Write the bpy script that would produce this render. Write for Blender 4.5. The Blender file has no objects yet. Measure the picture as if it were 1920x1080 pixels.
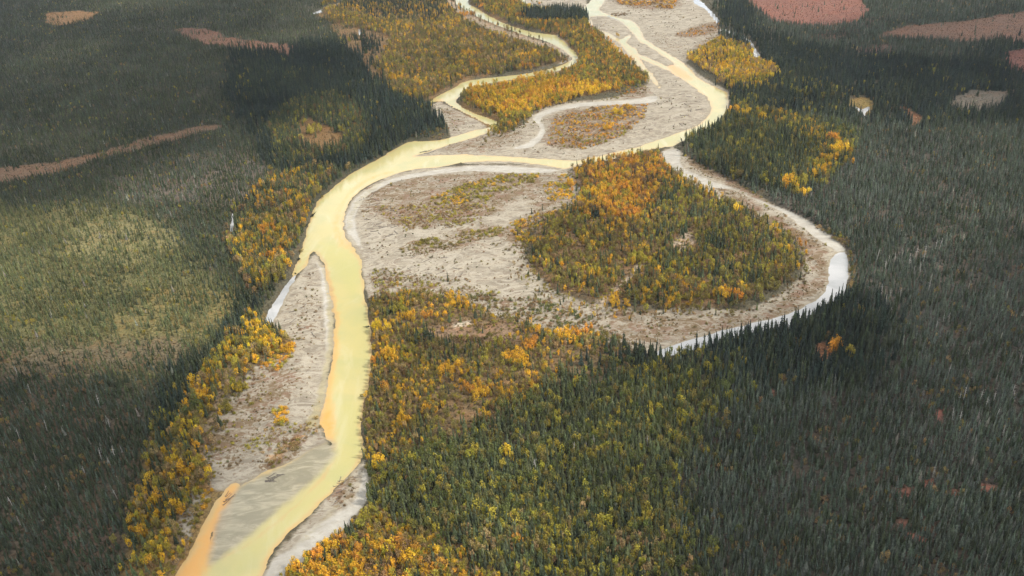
import bpy, math, random
import numpy as np
from mathutils import Matrix, Vector

random.seed(7)
RNG = np.random.default_rng(11)
scene = bpy.context.scene
COL = scene.collection

# ------------------------------------------------------------------ camera
H, PITCH, ROLL, FPX = 330.0, math.radians(29.0), math.radians(4.0), 1663.0
F0 = np.array([0, math.cos(PITCH), -math.sin(PITCH)])
U0 = np.array([0, math.sin(PITCH), math.cos(PITCH)])
R0 = np.array([1.0, 0, 0])
CU = math.cos(ROLL) * U0 + math.sin(ROLL) * R0
CR = math.cos(ROLL) * R0 - math.sin(ROLL) * U0
cam_d = bpy.data.cameras.new("camera")
cam_d.sensor_width = 36.0
cam_d.lens = 36.0 * FPX / 1920.0
cam_d.clip_start = 1.0
cam_d.clip_end = 60000.0
cam = bpy.data.objects.new("camera", cam_d)
COL.objects.link(cam)
M = Matrix.Identity(4)
for i in range(3):
    M[i][0], M[i][1], M[i][2] = CR[i], CU[i], -F0[i]
M[2][3] = H
cam.matrix_world = M
scene.camera = cam

# ------------------------------------------------------------------ light
SUN_EL, SUN_AZ = math.radians(48), math.radians(108)      # azimuth from +Y towards +X
w = bpy.data.worlds.new("World")
scene.world = w
w.use_nodes = True
nt = w.node_tree
nt.nodes.clear()
out = nt.nodes.new("ShaderNodeOutputWorld")
bg = nt.nodes.new("ShaderNodeBackground")
bg.inputs[1].default_value = 0.12
sky = nt.nodes.new("ShaderNodeTexSky")
sky.sky_type = 'NISHITA'
sky.sun_disc = False
sky.sun_elevation = SUN_EL
sky.sun_rotation = SUN_AZ
tc = nt.nodes.new("ShaderNodeTexCoord")
nz = nt.nodes.new("ShaderNodeTexNoise")
nz.inputs["Scale"].default_value = 2.2
nz.inputs["Detail"].default_value = 7
rmp = nt.nodes.new("ShaderNodeValToRGB")
rmp.color_ramp.elements[0].position = 0.36
rmp.color_ramp.elements[1].position = 0.56
mix = nt.nodes.new("ShaderNodeMix")
mix.data_type = 'RGBA'
mix.inputs[7].default_value = (8.2, 8.0, 7.6, 1)
nt.links.new(tc.outputs["Generated"], nz.inputs["Vector"])
nt.links.new(nz.outputs["Fac"], rmp.inputs[0])
nt.links.new(rmp.outputs[0], mix.inputs[0])
nt.links.new(sky.outputs[0], mix.inputs[6])
nt.links.new(mix.outputs[2], bg.inputs[0])
nt.links.new(bg.outputs[0], out.inputs[0])
sun_d = bpy.data.lights.new("sun", 'SUN')
sun_d.energy = 2.5
sun_d.angle = math.radians(6)
sun_d.color = (1.0, 0.93, 0.82)
sun = bpy.data.objects.new("sun", sun_d)
COL.objects.link(sun)
sdir = Vector((math.sin(SUN_AZ) * math.cos(SUN_EL), math.cos(SUN_AZ) * math.cos(SUN_EL), math.sin(SUN_EL)))
sun.rotation_euler = sdir.to_track_quat('Z', 'Y').to_euler()
scene.view_settings.view_transform = 'Standard'
scene.view_settings.look = 'None'
scene.view_settings.gamma = 1.0
scene.view_settings.exposure = 1.14
scene.cycles.max_bounces = 6
scene.cycles.diffuse_bounces = 4
scene.cycles.glossy_bounces = 2
scene.cycles.transmission_bounces = 4
scene.cycles.volume_bounces = 0
scene.cycles.use_denoising = True

# ------------------------------------------------------------------ geometry helpers
def world(px):
    """points on the valley floor (z = 0) for a list of traced survey points"""
    px = np.asarray(px, float)
    x, y = (px[:, 0] - 960) / FPX, (540 - px[:, 1]) / FPX
    d = F0[None] + x[:, None] * CR[None] + y[:, None] * CU[None]
    t = H / np.maximum(-d[:, 2], 0.06)
    return d[:, :2] * t[:, None]

def project(P):
    Q = P - np.array([0, 0, H])
    dep = Q @ F0
    return 960 + FPX * (Q @ CR) / dep, 540 - FPX * (Q @ CU) / dep, dep

def smooth_poly(p, n=3):
    p = np.asarray(p, float)
    a, b, c, d = np.roll(p, 1, 0), p, np.roll(p, -1, 0), np.roll(p, -2, 0)
    res = []
    for k in range(n):
        t = k / n
        res.append(0.5 * (2 * b + (c - a) * t + (2 * a - 5 * b + 4 * c - d) * t * t + (3 * b - a - 3 * c + d) * t ** 3))
    return np.stack(res, 1).reshape(-1, 2)

def sdf(P, poly, lim=40.0):
    """signed distance, positive inside, clipped to +-lim"""
    o = np.full(len(P), -lim)
    lo, hi = poly.min(0) - lim, poly.max(0) + lim
    idx = np.nonzero((P[:, 0] > lo[0]) & (P[:, 0] < hi[0]) & (P[:, 1] > lo[1]) & (P[:, 1] < hi[1]))[0]
    A, B = poly, np.roll(poly, -1, 0)
    for s in range(0, len(idx), 40000):
        ii = idx[s:s + 40000]
        p = P[ii]
        best = np.full(len(ii), lim * lim)
        ins = np.zeros(len(ii), bool)
        px, py = p[:, 0], p[:, 1]
        for (ax, ay), (bx, by) in zip(A, B):
            ex, ey = bx - ax, by - ay
            l2 = ex * ex + ey * ey + 1e-9
            t = np.clip(((px - ax) * ex + (py - ay) * ey) / l2, 0, 1)
            dd = (px - ax - t * ex) ** 2 + (py - ay - t * ey) ** 2
            np.minimum(best, dd, out=best)
            if ay != by:
                c = (ay > py) != (by > py)
                ins ^= c & (px < ex * (py - ay) / (by - ay) + ax)
        dist = np.sqrt(best)
        o[ii] = np.where(ins, dist, -dist)
    return o

def inside(P, poly):
    o = np.zeros(len(P), bool)
    lo, hi = poly.min(0), poly.max(0)
    idx = np.nonzero((P[:, 0] > lo[0]) & (P[:, 0] < hi[0]) & (P[:, 1] > lo[1]) & (P[:, 1] < hi[1]))[0]
    px, py = P[idx, 0], P[idx, 1]
    ins = np.zeros(len(idx), bool)
    for (ax, ay), (bx, by) in zip(poly, np.roll(poly, -1, 0)):
        if ay != by:
            c = (ay > py) != (by > py)
            ins ^= c & (px < (bx - ax) * (py - ay) / (by - ay) + ax)
    o[idx] = ins
    return o

def vnoise(X, Y, sc, seed=0):
    x, y = X / sc + seed * 17.3, Y / sc + seed * 31.7
    xi, yi = np.floor(x).astype(np.int64), np.floor(y).astype(np.int64)
    fx, fy = x - xi, y - yi
    fx, fy = fx * fx * (3 - 2 * fx), fy * fy * (3 - 2 * fy)
    def h(a, b):
        n = (a * 374761393 + b * 668265263 + seed * 144665) & 0x7fffffff
        n = ((n ^ (n >> 13)) * 1274126177) & 0x7fffffff
        return ((n ^ (n >> 16)) & 0xffff) / 65535.0
    return (h(xi, yi) * (1 - fx) + h(xi + 1, yi) * fx) * (1 - fy) + (h(xi, yi + 1) * (1 - fx) + h(xi + 1, yi + 1) * fx) * fy

def fbm(X, Y, sc, seed=0):
    return 0.55 * vnoise(X, Y, sc, seed) + 0.28 * vnoise(X, Y, sc / 2.1, seed + 1) + 0.17 * vnoise(X, Y, sc / 4.3, seed + 2)

def sstep(x, a, b):
    t = np.clip((x - a) / (b - a), 0, 1)
    return t * t * (3 - 2 * t)

# ------------------------------------------------------------------ survey of the valley floor
WATER = [
 # main yellow channel
 [(490,1080),(505,1045),(530,1010),(570,975),(600,945),(630,915),(655,890),(675,868),(682,840),(678,800),(683,760),(692,720),(697,680),(697,640),(693,600),(686,560),(680,520),(678,490),(672,478),(660,462),(648,445),(643,425),(645,405),(652,385),(665,368),(685,352),(710,338),(735,328),(775,318),(823,313),(873,305),(940,302),(1007,308),(1058,316),(1080,309),(1123,303),(1160,295),(1200,285),(1240,277),(1262,274),(1285,263),(1310,252),(1340,241),(1356,225),(1364,205),(1366,185),(1361,173),(1345,166),(1330,158),(1310,147),(1295,132),(1280,117),(1247,97),(1208,73),(1204,62),(1195,47),(1183,38),(1167,35),(1150,30),(1138,26),(1124,18),(1135,0),(1150,-40),(1120,-45),(1107,0),(1093,17),(1100,28),(1107,31),(1130,30),(1150,35),(1163,40),(1173,48),(1187,63),(1200,78),(1217,87),(1247,107),(1266,121),(1253,123),(1258,135),(1280,148),(1305,167),(1325,182),(1333,198),(1330,215),(1318,229),(1300,239),(1270,249),(1240,260),(1190,277),(1123,293),(1080,301),(1040,299),(973,295),(873,290),(800,292),(773,293),(800,286),(847,270),(900,255),(930,240),(942,231),(893,213),(867,200),(857,187),(875,174),(890,164),(923,158),(973,148),(1023,140),(1057,130),(1082,117),(1084,103),(1067,87),(1042,66),(1000,60),(943,42),(893,14),(878,3),(895,-20),(860,-20),(853,0),(857,10),(880,24),(907,38),(957,58),(993,70),(1020,77),(1050,90),(1068,104),(1071,112),(1055,121),(1023,131),(973,140),(923,145),(873,152),(847,167),(820,180),(803,194),(827,190),(847,200),(873,213),(907,230),(918,238),(887,245),(853,255),(827,262),(803,264),(767,266),(745,277),(720,292),(690,308),(665,322),(640,338),(615,360),(601,372),(589,391),(582,410),(574,430),(567,460),(556,495),(548,514),(553,516),(564,508),(576,494),(584,474),(592,474),(604,490),(614,520),(622,560),(628,600),(626,635),(622,672),(618,710),(612,742),(604,768),(599,786),(606,806),(622,838),(618,868),(592,905),(545,950),(500,990),(445,1028),(408,1040),(390,1025),(402,985),(425,945),(450,910),(436,907),(410,935),(388,970),(368,1010),(345,1050),(328,1080),(230,1240),(90,1500),(330,1500),(430,1180)],
 # braid beside the birch island, and its link
 [(1120,54),(1147,65),(1163,74),(1177,66),(1183,69),(1175,79),(1185,88),(1196,94),(1196,105),(1204,117),(1214,131),(1224,141),(1238,165),(1230,160),(1207,133),(1193,120),(1183,107),(1173,95),(1163,82),(1145,71)],
 [(1196,101),(1222,112),(1258,128),(1258,134),(1222,119),(1196,107)],
 [(1103,32),(1108,34),(1111,52),(1106,50)],
 # far loop
 [(975,-8),(990,5),(1030,14),(1075,17),(1095,15),(1095,20),(1050,21),(1010,17),(980,8),(965,-5)],
]
SLACK = [   # clear or silty water away from the main river
 [(1587,477),(1591,507),(1586,540),(1576,562),(1535,590),(1480,617),(1420,632),(1350,645),(1290,660),(1236,672),(1230,662),(1276,643),(1344,623),(1410,607),(1464,594),(1509,575),(1540,554),(1553,533),(1553,500),(1563,483),(1572,474)],
 [(548,518),(553,520),(537,553),(522,583),(511,602),(499,610),(498,597),(513,568),(529,543)],
 [(1350,57),(1362,55),(1380,63),(1395,69),(1410,78),(1418,92),(1426,103),(1424,110),(1438,117),(1434,121),(1412,113),(1414,104),(1408,88),(1396,76),(1372,66)],
 [(1304,-2),(1318,4),(1328,14),(1340,26),(1350,40),(1346,44),(1334,28),(1318,14),(1302,6)],
 [(1598,198),(1608,201),(1617,205),(1630,199),(1630,205),(1624,213),(1628,222),(1621,225),(1616,214),(1604,206)],
 [(1666,217),(1674,216),(1678,222),(1668,224)],
 [(1482,140),(1492,143),(1500,152),(1496,155),(1486,147)],
 [(435,402),(439,404),(438,424),(435,446),(431,446),(433,422)],
 [(590,28),(620,18),(655,4),(680,-6),(672,-8),(645,2),(612,14),(588,24)],
 [(670,56),(674,54),(678,62),(674,68)],
 [(1083,350),(1087,352),(1088,362),(1085,366)],
 [(1296,394),(1305,389),(1306,393),(1299,398)],
]
SILT = [    # pale damp silt channels (grey, bare)
 [(1238,288),(1258,281),(1275,281),(1275,296),(1280,315),(1312,330),(1337,341),(1370,352),(1413,375),(1463,398),(1513,435),(1553,462),(1570,474),(1590,478),(1570,452),(1528,422),(1482,398),(1424,376),(1380,358),(1330,352),(1295,336),(1266,322),(1246,308)],
 [(1228,180),(1180,188),(1107,192),(1057,198),(1017,209),(999,223),(1012,238),(1010,250),(990,268),(960,280),(1000,276),(1020,254),(1022,240),(1014,226),(1030,214),(1062,206),(1110,199),(1180,196),(1228,192)],
 [(612,510),(622,570),(622,640),(612,720),(598,780),(590,800),(600,760),(608,700),(610,640),(606,570),(600,520),(594,490)],
 [(655,440),(646,425),(650,400),(670,370),(720,340),(800,322),(900,311),(1000,315),(1050,321),(980,326),(880,322),(790,332),(730,346),(690,368),(670,395),(668,425),(680,470)],
 [(395,1030),(404,985),(427,945),(452,912),(500,898),(560,870),(612,838),(622,850),(600,893),(545,945),(500,985),(445,1024)],
 [(688,872),(694,900),(688,940),(650,985),(600,1035),(545,1076),(500,1100),(490,1090),(510,1050),(545,1030),(590,985),(645,955),(672,925)],
]
GRAVEL = [
 [(700,345),(735,326),(800,316),(900,310),(1000,312),(1062,320),(1078,340),(1088,370),(1075,392),(1040,402),(1000,430),(985,470),(1005,512),(1040,548),(1085,566),(1135,578),(1200,588),(1300,578),(1395,584),(1440,566),(1500,525),(1510,480),(1485,452),(1430,418),(1370,388),(1300,348),(1245,312),(1236,290),(1262,276),(1300,300),(1380,345),(1440,380),(1500,412),(1560,448),(1592,480),(1594,510),(1585,550),(1540,592),(1470,620),(1380,640),(1290,656),(1230,664),(1160,652),(1100,638),(1030,628),(960,604),(890,582),(800,556),(694,560),(680,520),(676,490),(655,455),(642,430),(645,400),(665,368)],
 [(1095,20),(1110,0),(1140,-20),(1300,-20),(1318,8),(1345,40),(1352,57),(1345,80),(1300,106),(1286,118),(1310,140),(1370,175),(1366,215),(1340,242),(1285,265),(1240,280),(1123,306),(1060,320),(960,308),(860,308),(770,322),(765,295),(850,268),(930,243),(950,250),(985,232),(1010,204),(1060,194),(1150,186),(1190,172),(1214,158),(1212,142),(1185,122),(1150,88),(1110,55)],
 [(590,475),(615,510),(628,570),(628,640),(618,720),(602,790),(622,840),(605,900),(530,975),(445,1032),(385,1042),(400,990),(424,940),(430,922),(395,920),(378,870),(400,800),(440,740),(478,688),(540,662),(552,640),(515,612),(500,606),(520,570),(560,515)],
 [(682,865),(694,900),(690,940),(655,985),(605,1035),(545,1078),(470,1150),(430,1180),(495,1080),(530,1020),(590,965),(640,905),(665,880)],
 [(825,190),(850,205),(905,232),(915,240),(850,262),(838,240),(815,215),(808,198)],
 [(345,925),(385,915),(392,935),(365,985),(345,1040),(325,1070),(335,1010)],
 [(1042,64),(1064,82),(1076,104),(1066,116),(1045,122),(1058,108),(1050,94),(1030,78)],
 [(965,-8),(1100,-8),(1100,24),(1000,24),(968,4)],
]
BRUSHY = [
 ([(500,862),(560,805),(606,772),(612,792),(570,832),(515,884)], .85),   # brown low scrub and herbs over gravel: (outline, amount)
 ([(700,345),(860,322),(1000,325),(1065,335),(1075,380),(1000,400),(960,350),(820,370),(740,410),(690,400)], .62),
 ([(740,380),(860,345),(1000,330),(1040,350),(960,380),(900,410),(780,430),(720,420)], .75),
 ([(760,460),(830,440),(920,425),(985,420),(990,440),(900,455),(800,480)], .6),
 ([(930,430),(1030,395),(1085,390),(1080,470),(1020,520),(985,480)], .8),
 ([(695,505),(760,520),(900,540),(960,590),(880,585),(700,562)], .5),
 ([(900,560),(1000,560),(1130,590),(1200,650),(1080,640),(960,610)], .45),
 ([(1130,580),(1300,585),(1400,590),(1500,530),(1545,480),(1555,510),(1540,560),(1470,600),(1350,625),(1230,650),(1150,640)], .68),
 ([(1280,290),(1310,300),(1390,345),(1470,395),(1400,372),(1330,340),(1290,318)], 1.0),
 ([(1320,345),(1380,372),(1450,400),(1520,445),(1552,480),(1545,530),(1510,490),(1440,425),(1370,385)], .95),
 ([(1020,275),(1040,220),(1120,200),(1215,197),(1208,222),(1170,255),(1100,282)], .8),
 ([(800,272),(900,255),(985,240),(980,260),(930,285),(820,286)], .55),
 ([(1160,145),(1212,150),(1212,190),(1130,184)], .65),
 ([(1150,0),(1270,0),(1265,20),(1160,12)], .8),
 ([(1265,65),(1345,40),(1355,60),(1290,72)], .85), ([(1300,85),(1350,62),(1352,82),(1310,98)], .55),
 ([(1210,60),(1280,75),(1290,110),(1250,95)], .3),
 ([(420,760),(480,700),(545,700),(560,750),(500,800),(470,840),(400,860),(390,840)], .62),
 ([(450,800),(520,780),(560,800),(500,850),(430,880)], .55),
 ([(520,580),(590,560),(605,640),(570,650),(545,640)], .3),
 ([(622,905),(670,888),(668,930),(618,958)], .75),
 ([(825,200),(870,215),(860,240),(845,240)], .6),
]
# ground cover outside the bars: (outline, albedo, feather in metres)
CLEAR = [
 ([(838,-10),(857,12),(880,28),(907,42),(957,62),(1000,76),(1040,86),(1066,104),(1058,112),(1030,98),(995,90),(950,77),(895,54),(862,36),(838,12)], (.20,.165,.12), 3),
 ([(888,162),(930,156),(1000,146),(1060,130),(1085,116),(1093,121),(1066,138),(1000,156),(930,167),(886,172)], (.17,.13,.08), 3),
 # openings: (outline, albedo, feather)
 ([(434,685),(444,696),(428,745),(408,800),(390,850),(377,884),(368,874),(384,820),(402,770),(418,720)], (.150,.120,.080), 2),
 ([(1062,325),(1076,326),(1088,370),(1080,382),(1070,350)], (.17,.145,.12), 2),
 ([(1268,452),(1300,444),(1306,470),(1282,482),(1262,470)], (.24,.20,.155), 3),
 ([(1118,577),(1145,555),(1195,498),(1204,503),(1160,560),(1130,582)], (.24,.20,.155), 2),
 ([(770,628),(900,606),(1000,622),(960,642),(820,644)], (.15,.105,.07), 6),
 ([(845,618),(880,612),(890,618),(860,626)], (.28,.25,.20), 2),
 ([(1735,910),(1752,908),(1756,924),(1738,926)], (.20,.095,.07), 2), ([(1676,925),(1692,924),(1696,940),(1678,940)], (.20,.095,.07), 2),
 ([(1690,985),(1704,985),(1706,998),(1692,998)], (.20,.095,.07), 2), ([(1700,1008),(1728,1014),(1740,1030),(1715,1024)], (.20,.095,.07), 2),
 ([(1834,914),(1862,912),(1860,930),(1836,936)], (.20,.095,.07), 2), ([(1780,930),(1796,930),(1796,944),(1782,944)], (.20,.10,.07), 2),
 ([(1520,655),(1548,650),(1560,680),(1530,690)], (.20,.10,.055), 3), ([(1500,595),(1506,590),(1510,600),(1502,604)], (.1,.1,.08), 2),
 ([(1440,740),(1450,735),(1454,752),(1444,756)], (.18,.095,.07), 2), ([(1755,775),(1766,775),(1768,795),(1758,796)], (.19,.09,.075), 2),
]
FLOORS = [
 ([(-400,-80),(600,-80),(720,100),(840,240),(660,330),(500,480),(480,620),(350,800),(250,1100),(150,1500),(-900,1500)], (0.043,0.042,0.028), 20),
 ([(0,400),(250,400),(440,560),(470,620),(300,690),(0,720),(-200,600)], (.098,.094,.042), 30),  # floor colour lightened to carry the sunlit patch
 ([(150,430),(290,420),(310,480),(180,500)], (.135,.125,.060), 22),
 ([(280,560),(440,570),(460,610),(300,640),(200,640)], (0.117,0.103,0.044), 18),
 ([(-100,660),(200,650),(340,650),(330,700),(150,720),(-100,760)], (0.109,0.090,0.055), 18),
 ([(-100,720),(200,740),(260,900),(240,1100),(-200,1100)], (0.066,0.053,0.037), 30),
 ([(100,1000),(200,1000),(230,1060),(120,1080)], (.085,.062,.046), 10),
 ([(300,300),(480,290),(520,350),(420,390),(200,380)], (0.090,0.078,0.066), 25),
 ([(88,30),(120,24),(186,26),(176,34),(146,46),(105,52),(88,44)], (.20,.118,.055), 4),
 ([(330,58),(385,58),(430,74),(475,80),(520,84),(562,92),(545,116),(525,104),(485,102),(440,92),(385,88)], (.135,.075,.052), 5),
 ([(-60,326),(60,314),(165,296),(285,262),(392,240),(400,247),(300,276),(170,308),(60,340),(-60,350)], (.130,.085,.055), 5),
 ([(590,28),(640,16),(700,38),(780,42),(860,48),(850,58),(720,60),(640,52)], (0.148,0.101,0.047), 5),
 ([(560,230),(640,235),(660,270),(600,285),(570,265)], (0.125,0.078,0.035), 8),
 ([(1390,-30),(1560,-30),(1630,25),(1575,52),(1480,48),(1432,34)], (.135,.064,.048), 6),
 ([(1530,68),(1600,48),(1670,32),(1650,52),(1580,72),(1540,80)], (.10,.058,.043), 6),
 ([(1635,76),(1720,56),(1820,50),(1960,30),(1960,92),(1820,94),(1720,82)], (.125,.075,.053), 8),
 ([(1880,108),(1990,108),(1990,160),(1905,150)], (.13,.060,.047), 5),
 ([(1620,90),(1680,92),(1670,115),(1600,112)], (0.109,0.070,0.055), 6),
 ([(1770,185),(1880,175),(1900,200),(1800,215)], (.12,.105,.085), 10),
 ([(1590,190),(1640,188),(1640,215),(1600,215)], (0.133,0.101,0.039), 6),
 ([(1670,205),(1710,208),(1728,235),(1712,240),(1690,220)], (.13,.07,.04), 5),
 ([(1440,330),(2100,330),(2100,1300),(1200,1300),(1250,900),(1370,700),(1600,560)], (0.058,0.052,0.043), 25),
 ([(1500,420),(1560,450),(1600,500),(1596,560),(1588,540),(1594,500),(1570,455)], (0.148,0.101,0.039), 4),
 ([(1650,500),(1780,480),(1800,600),(1700,640),(1640,580)], (0.098,0.087,0.074), 18),
 ([(1650,900),(1760,900),(1760,1040),(1680,1050)], (.082,.062,.048), 14),
 ([(700,560),(900,580),(1110,635),(1190,660),(950,780),(690,880)], (0.105,0.076,0.043), 12),
 ([(1070,320),(1230,290),(1400,405),(1500,490),(1390,575),(1200,585),(1020,530),(1000,450)], (0.117,0.078,0.043), 12),
 ([(540,1090),(690,950),(940,1090),(940,1300),(400,1300)], (0.121,0.082,0.039), 10),
 ([(790,1060),(850,1055),(900,1080),(760,1085)], (0.156,0.101,0.066), 6),
 ([(480,590),(560,640),(470,690),(400,830),(380,930),(320,1080),(250,1080),(290,870),(370,720)], (0.129,0.090,0.035), 8),
 ([(300,860),(400,878),(470,880),(445,905),(415,935),(380,985),(340,1085),(200,1300),(150,1200),(240,1080),(280,960)], (.150,.105,.045), 6),
 ([(600,20),(860,0),(1000,75),(1065,115),(880,148),(800,195),(720,160)], (0.117,0.078,0.039), 12),
 ([(890,0),(1100,45),(1215,150),(1020,205),(910,270),(870,190),(1085,110)], (0.117,0.078,0.035), 10),
]
IRON = [  # rust-stained shallows and rims: (outline, strength)
 ([(436,906),(450,908),(445,940),(420,990),(402,1040),(380,1090),(250,1300),(80,1500),(200,1250),(330,1075),(370,1005),(410,935)], 1.0),
 ([(602,490),(620,520),(632,570),(638,610),(632,680),(624,740),(628,790),(626,830),(606,810),(596,785),(612,740),(620,680),(626,610),(618,555)], .85),
 ([(660,470),(645,450),(638,430),(638,405),(648,378),(672,354),(710,333),(745,322),(720,322),(680,338),(648,365),(630,395),(622,430),(636,455)], .75),
 ([(640,440),(672,474),(676,494),(660,476),(632,462)], .6),
 ([(1252,122),(1270,124),(1300,146),(1290,152),(1258,136)], .95),
 ([(1345,170),(1356,178),(1350,205),(1335,225),(1330,190)], .35),
 ([(1122,54),(1165,76),(1200,104),(1214,132),(1190,115),(1160,82)], .45),
 ([(500,1070),(530,1015),(600,950),(660,895),(640,905),(570,965),(510,1020),(480,1075)], .6),
 ([(800,185),(830,186),(850,200),(830,198)], .5),
 ([(600,1012),(640,985),(630,998),(590,1038),(560,1062)], .9),
 ([(780,318),(880,305),(960,302),(880,312)], .4),
 ([(495,860),(560,815),(575,820),(510,872)], .8),
]
DAMP = [  # wet, algae-stained flats just above the water line
 ([(390,1040),(404,985),(427,945),(452,912),(480,900),(545,870),(612,828),(626,845),(605,895),(548,950),(505,990),(445,1034)], 1.0),
 ([(590,480),(606,520),(612,570),(612,640),(602,710),(585,770),(570,800),(600,800),(612,740),(622,680),(628,620),(622,560),(612,510)], .85),
 ([(655,440),(646,425),(650,400),(670,370),(700,345),(720,345),(690,372),(668,400),(664,425)], .5),
 ([(540,1030),(590,980),(640,935),(650,945),(600,995),(550,1045)], .5),
]
SHOAL = [  # bars just under the surface
 ([(392,1052),(404,985),(427,945),(452,910),(480,896),(545,866),(612,822),(628,850),(600,888),(540,940),(490,985),(440,1026),(405,1050)], 1.0),
 ([(588,472),(606,500),(618,560),(618,640),(606,710),(590,760),(600,790),(612,740),(624,660),(630,600),(624,540),(604,480)], .7),
 ([(1140,28),(1165,40),(1175,52),(1160,48),(1135,36)], .7),
]
GREEN = [  # deeper, clearer yellow-green water
 ([(600,455),(640,460),(670,480),(678,520),(660,560),(640,520),(612,490)], .8),
 ([(640,760),(680,760),(675,860),(640,890),(560,970),(500,1030),(420,1090),(480,1010),(580,930),(640,850)], .7),
 ([(655,600),(690,600),(690,680),(660,700)], .3),
]
WATER.append([(395,1045),(404,985),(427,945),(452,910),(480,896),(545,866),(605,835),(640,850),(620,880),(560,950),(500,1000),(450,1036)])
WATER_W = [world(smooth_poly(p)) for p in WATER]
SLACK_W = [world(smooth_poly(p)) for p in SLACK]
SILT_W = [world(smooth_poly(p)) for p in SILT]
GRAVEL_W = [world(p) for p in GRAVEL]

# ------------------------------------------------------------------ ground sheet
NJ, NI = 700, 660
YJ = 200.0 * np.exp(np.linspace(0, math.log(2700 / 200.0), NJ))
SI = np.linspace(-0.82, 0.82, NI)
GY = np.repeat(YJ[:, None], NI, 1)
GX = SI[None] * (GY + 150.0)
GP = np.stack([GX.ravel(), GY.ravel()], 1)
JX = GP + 5.0 * np.stack([fbm(GP[:, 0], GP[:, 1], 16, 3) - .5, fbm(GP[:, 0], GP[:, 1], 16, 9) - .5], 1)
JX2 = GP + 3.2 * np.stack([fbm(GP[:, 0], GP[:, 1], 7, 23) - .5, fbm(GP[:, 0], GP[:, 1], 7, 29) - .5], 1)

def union(P, polys, lim):
    o = np.full(len(P), -lim)
    for p in polys:
        o = np.maximum(o, sdf(P, p, lim))
    return o
sW = union(JX2, WATER_W, 30.0)
sK = union(JX2, SLACK_W, 20.0)
sG = union(JX, GRAVEL_W, 30.0)
sS = union(JX2, SILT_W, 20.0)
def amount(polys, P, f):
    o = np.zeros(len(P))
    for poly, a in polys:
        pw = world(smooth_poly(poly, 2))
        o = np.maximum(o, a * sstep(sdf(P, pw, 25.0), -f, f))
    return o
JB = GP + 26 * np.stack([fbm(GP[:, 0], GP[:, 1], 42, 33) - .5, fbm(GP[:, 0], GP[:, 1], 42, 39) - .5], 1) + 9 * np.stack([fbm(GP[:, 0], GP[:, 1], 12, 43) - .5, fbm(GP[:, 0], GP[:, 1], 12, 49) - .5], 1)
aB = amount(BRUSHY, JB, 9.0)
aI = amount(IRON, JX2, 6.5)
aN = amount(GREEN, JX, 6.0)
aH = amount(SHOAL, JX2, 8.0)
floor = np.tile(np.array([.060, .056, .038]), (len(GP), 1))
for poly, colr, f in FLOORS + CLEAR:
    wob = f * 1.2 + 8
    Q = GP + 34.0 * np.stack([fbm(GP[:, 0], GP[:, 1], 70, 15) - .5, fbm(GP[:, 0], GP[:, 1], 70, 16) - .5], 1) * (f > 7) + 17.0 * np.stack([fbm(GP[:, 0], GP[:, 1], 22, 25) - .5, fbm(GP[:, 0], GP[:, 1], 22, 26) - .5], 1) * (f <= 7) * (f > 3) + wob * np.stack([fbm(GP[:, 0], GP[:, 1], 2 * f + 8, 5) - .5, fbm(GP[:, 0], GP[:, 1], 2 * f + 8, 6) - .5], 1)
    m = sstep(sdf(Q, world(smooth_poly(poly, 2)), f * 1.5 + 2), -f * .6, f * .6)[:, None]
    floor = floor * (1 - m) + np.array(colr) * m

wet = np.maximum(sW, sK)
rough = fbm(GP[:, 0], GP[:, 1], 9, 41) - .5
bar = 0.15 + 0.9 * sstep(-wet, 0, 22) + 0.5 * rough
terr = 2.3 * sstep(-np.maximum(sG, np.maximum(wet, sS)), 0, 3.5) + 1.2 * (fbm(GP[:, 0], GP[:, 1], 60, 51) - .5) * sstep(-sG, 0, 25)
hill = 9.0 * sstep(GP[:, 0] - (260 + 0.12 * GP[:, 1]), 0, 350) * fbm(GP[:, 0], GP[:, 1], 260, 61) * sstep(GP[:, 1], 500, 1000)
Z = bar + terr + hill
Z = np.where(sS > 0, np.minimum(Z, 0.25 + 0.25 * rough + 0.02), Z)
bed = -0.12 - 0.10 * np.clip(wet, 0, 12) + 0.35 * rough * sstep(-wet, -4, 0) * (1 - aH) - .15 * aH
bl = sstep(wet, -1.2, 1.2)
Z = Z * (1 - bl) + bed * bl
Zg = Z.reshape(NJ, NI)

def sample(arr, X, Y):
    j = np.clip(np.log(np.maximum(Y, 1) / 200.0) / math.log(2700 / 200.0) * (NJ - 1), 0, NJ - 1.001)
    i = np.clip((X / (Y + 150.0) - SI[0]) / (SI[-1] - SI[0]) * (NI - 1), 0, NI - 1.001)
    a = arr.reshape(NJ, NI)
    j0, i0 = j.astype(int), i.astype(int)
    fj, fi = j - j0, i - i0
    return (a[j0, i0] * (1 - fi) + a[j0, i0 + 1] * fi) * (1 - fj) + (a[j0 + 1, i0] * (1 - fi) + a[j0 + 1, i0 + 1] * fi) * fj

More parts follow.
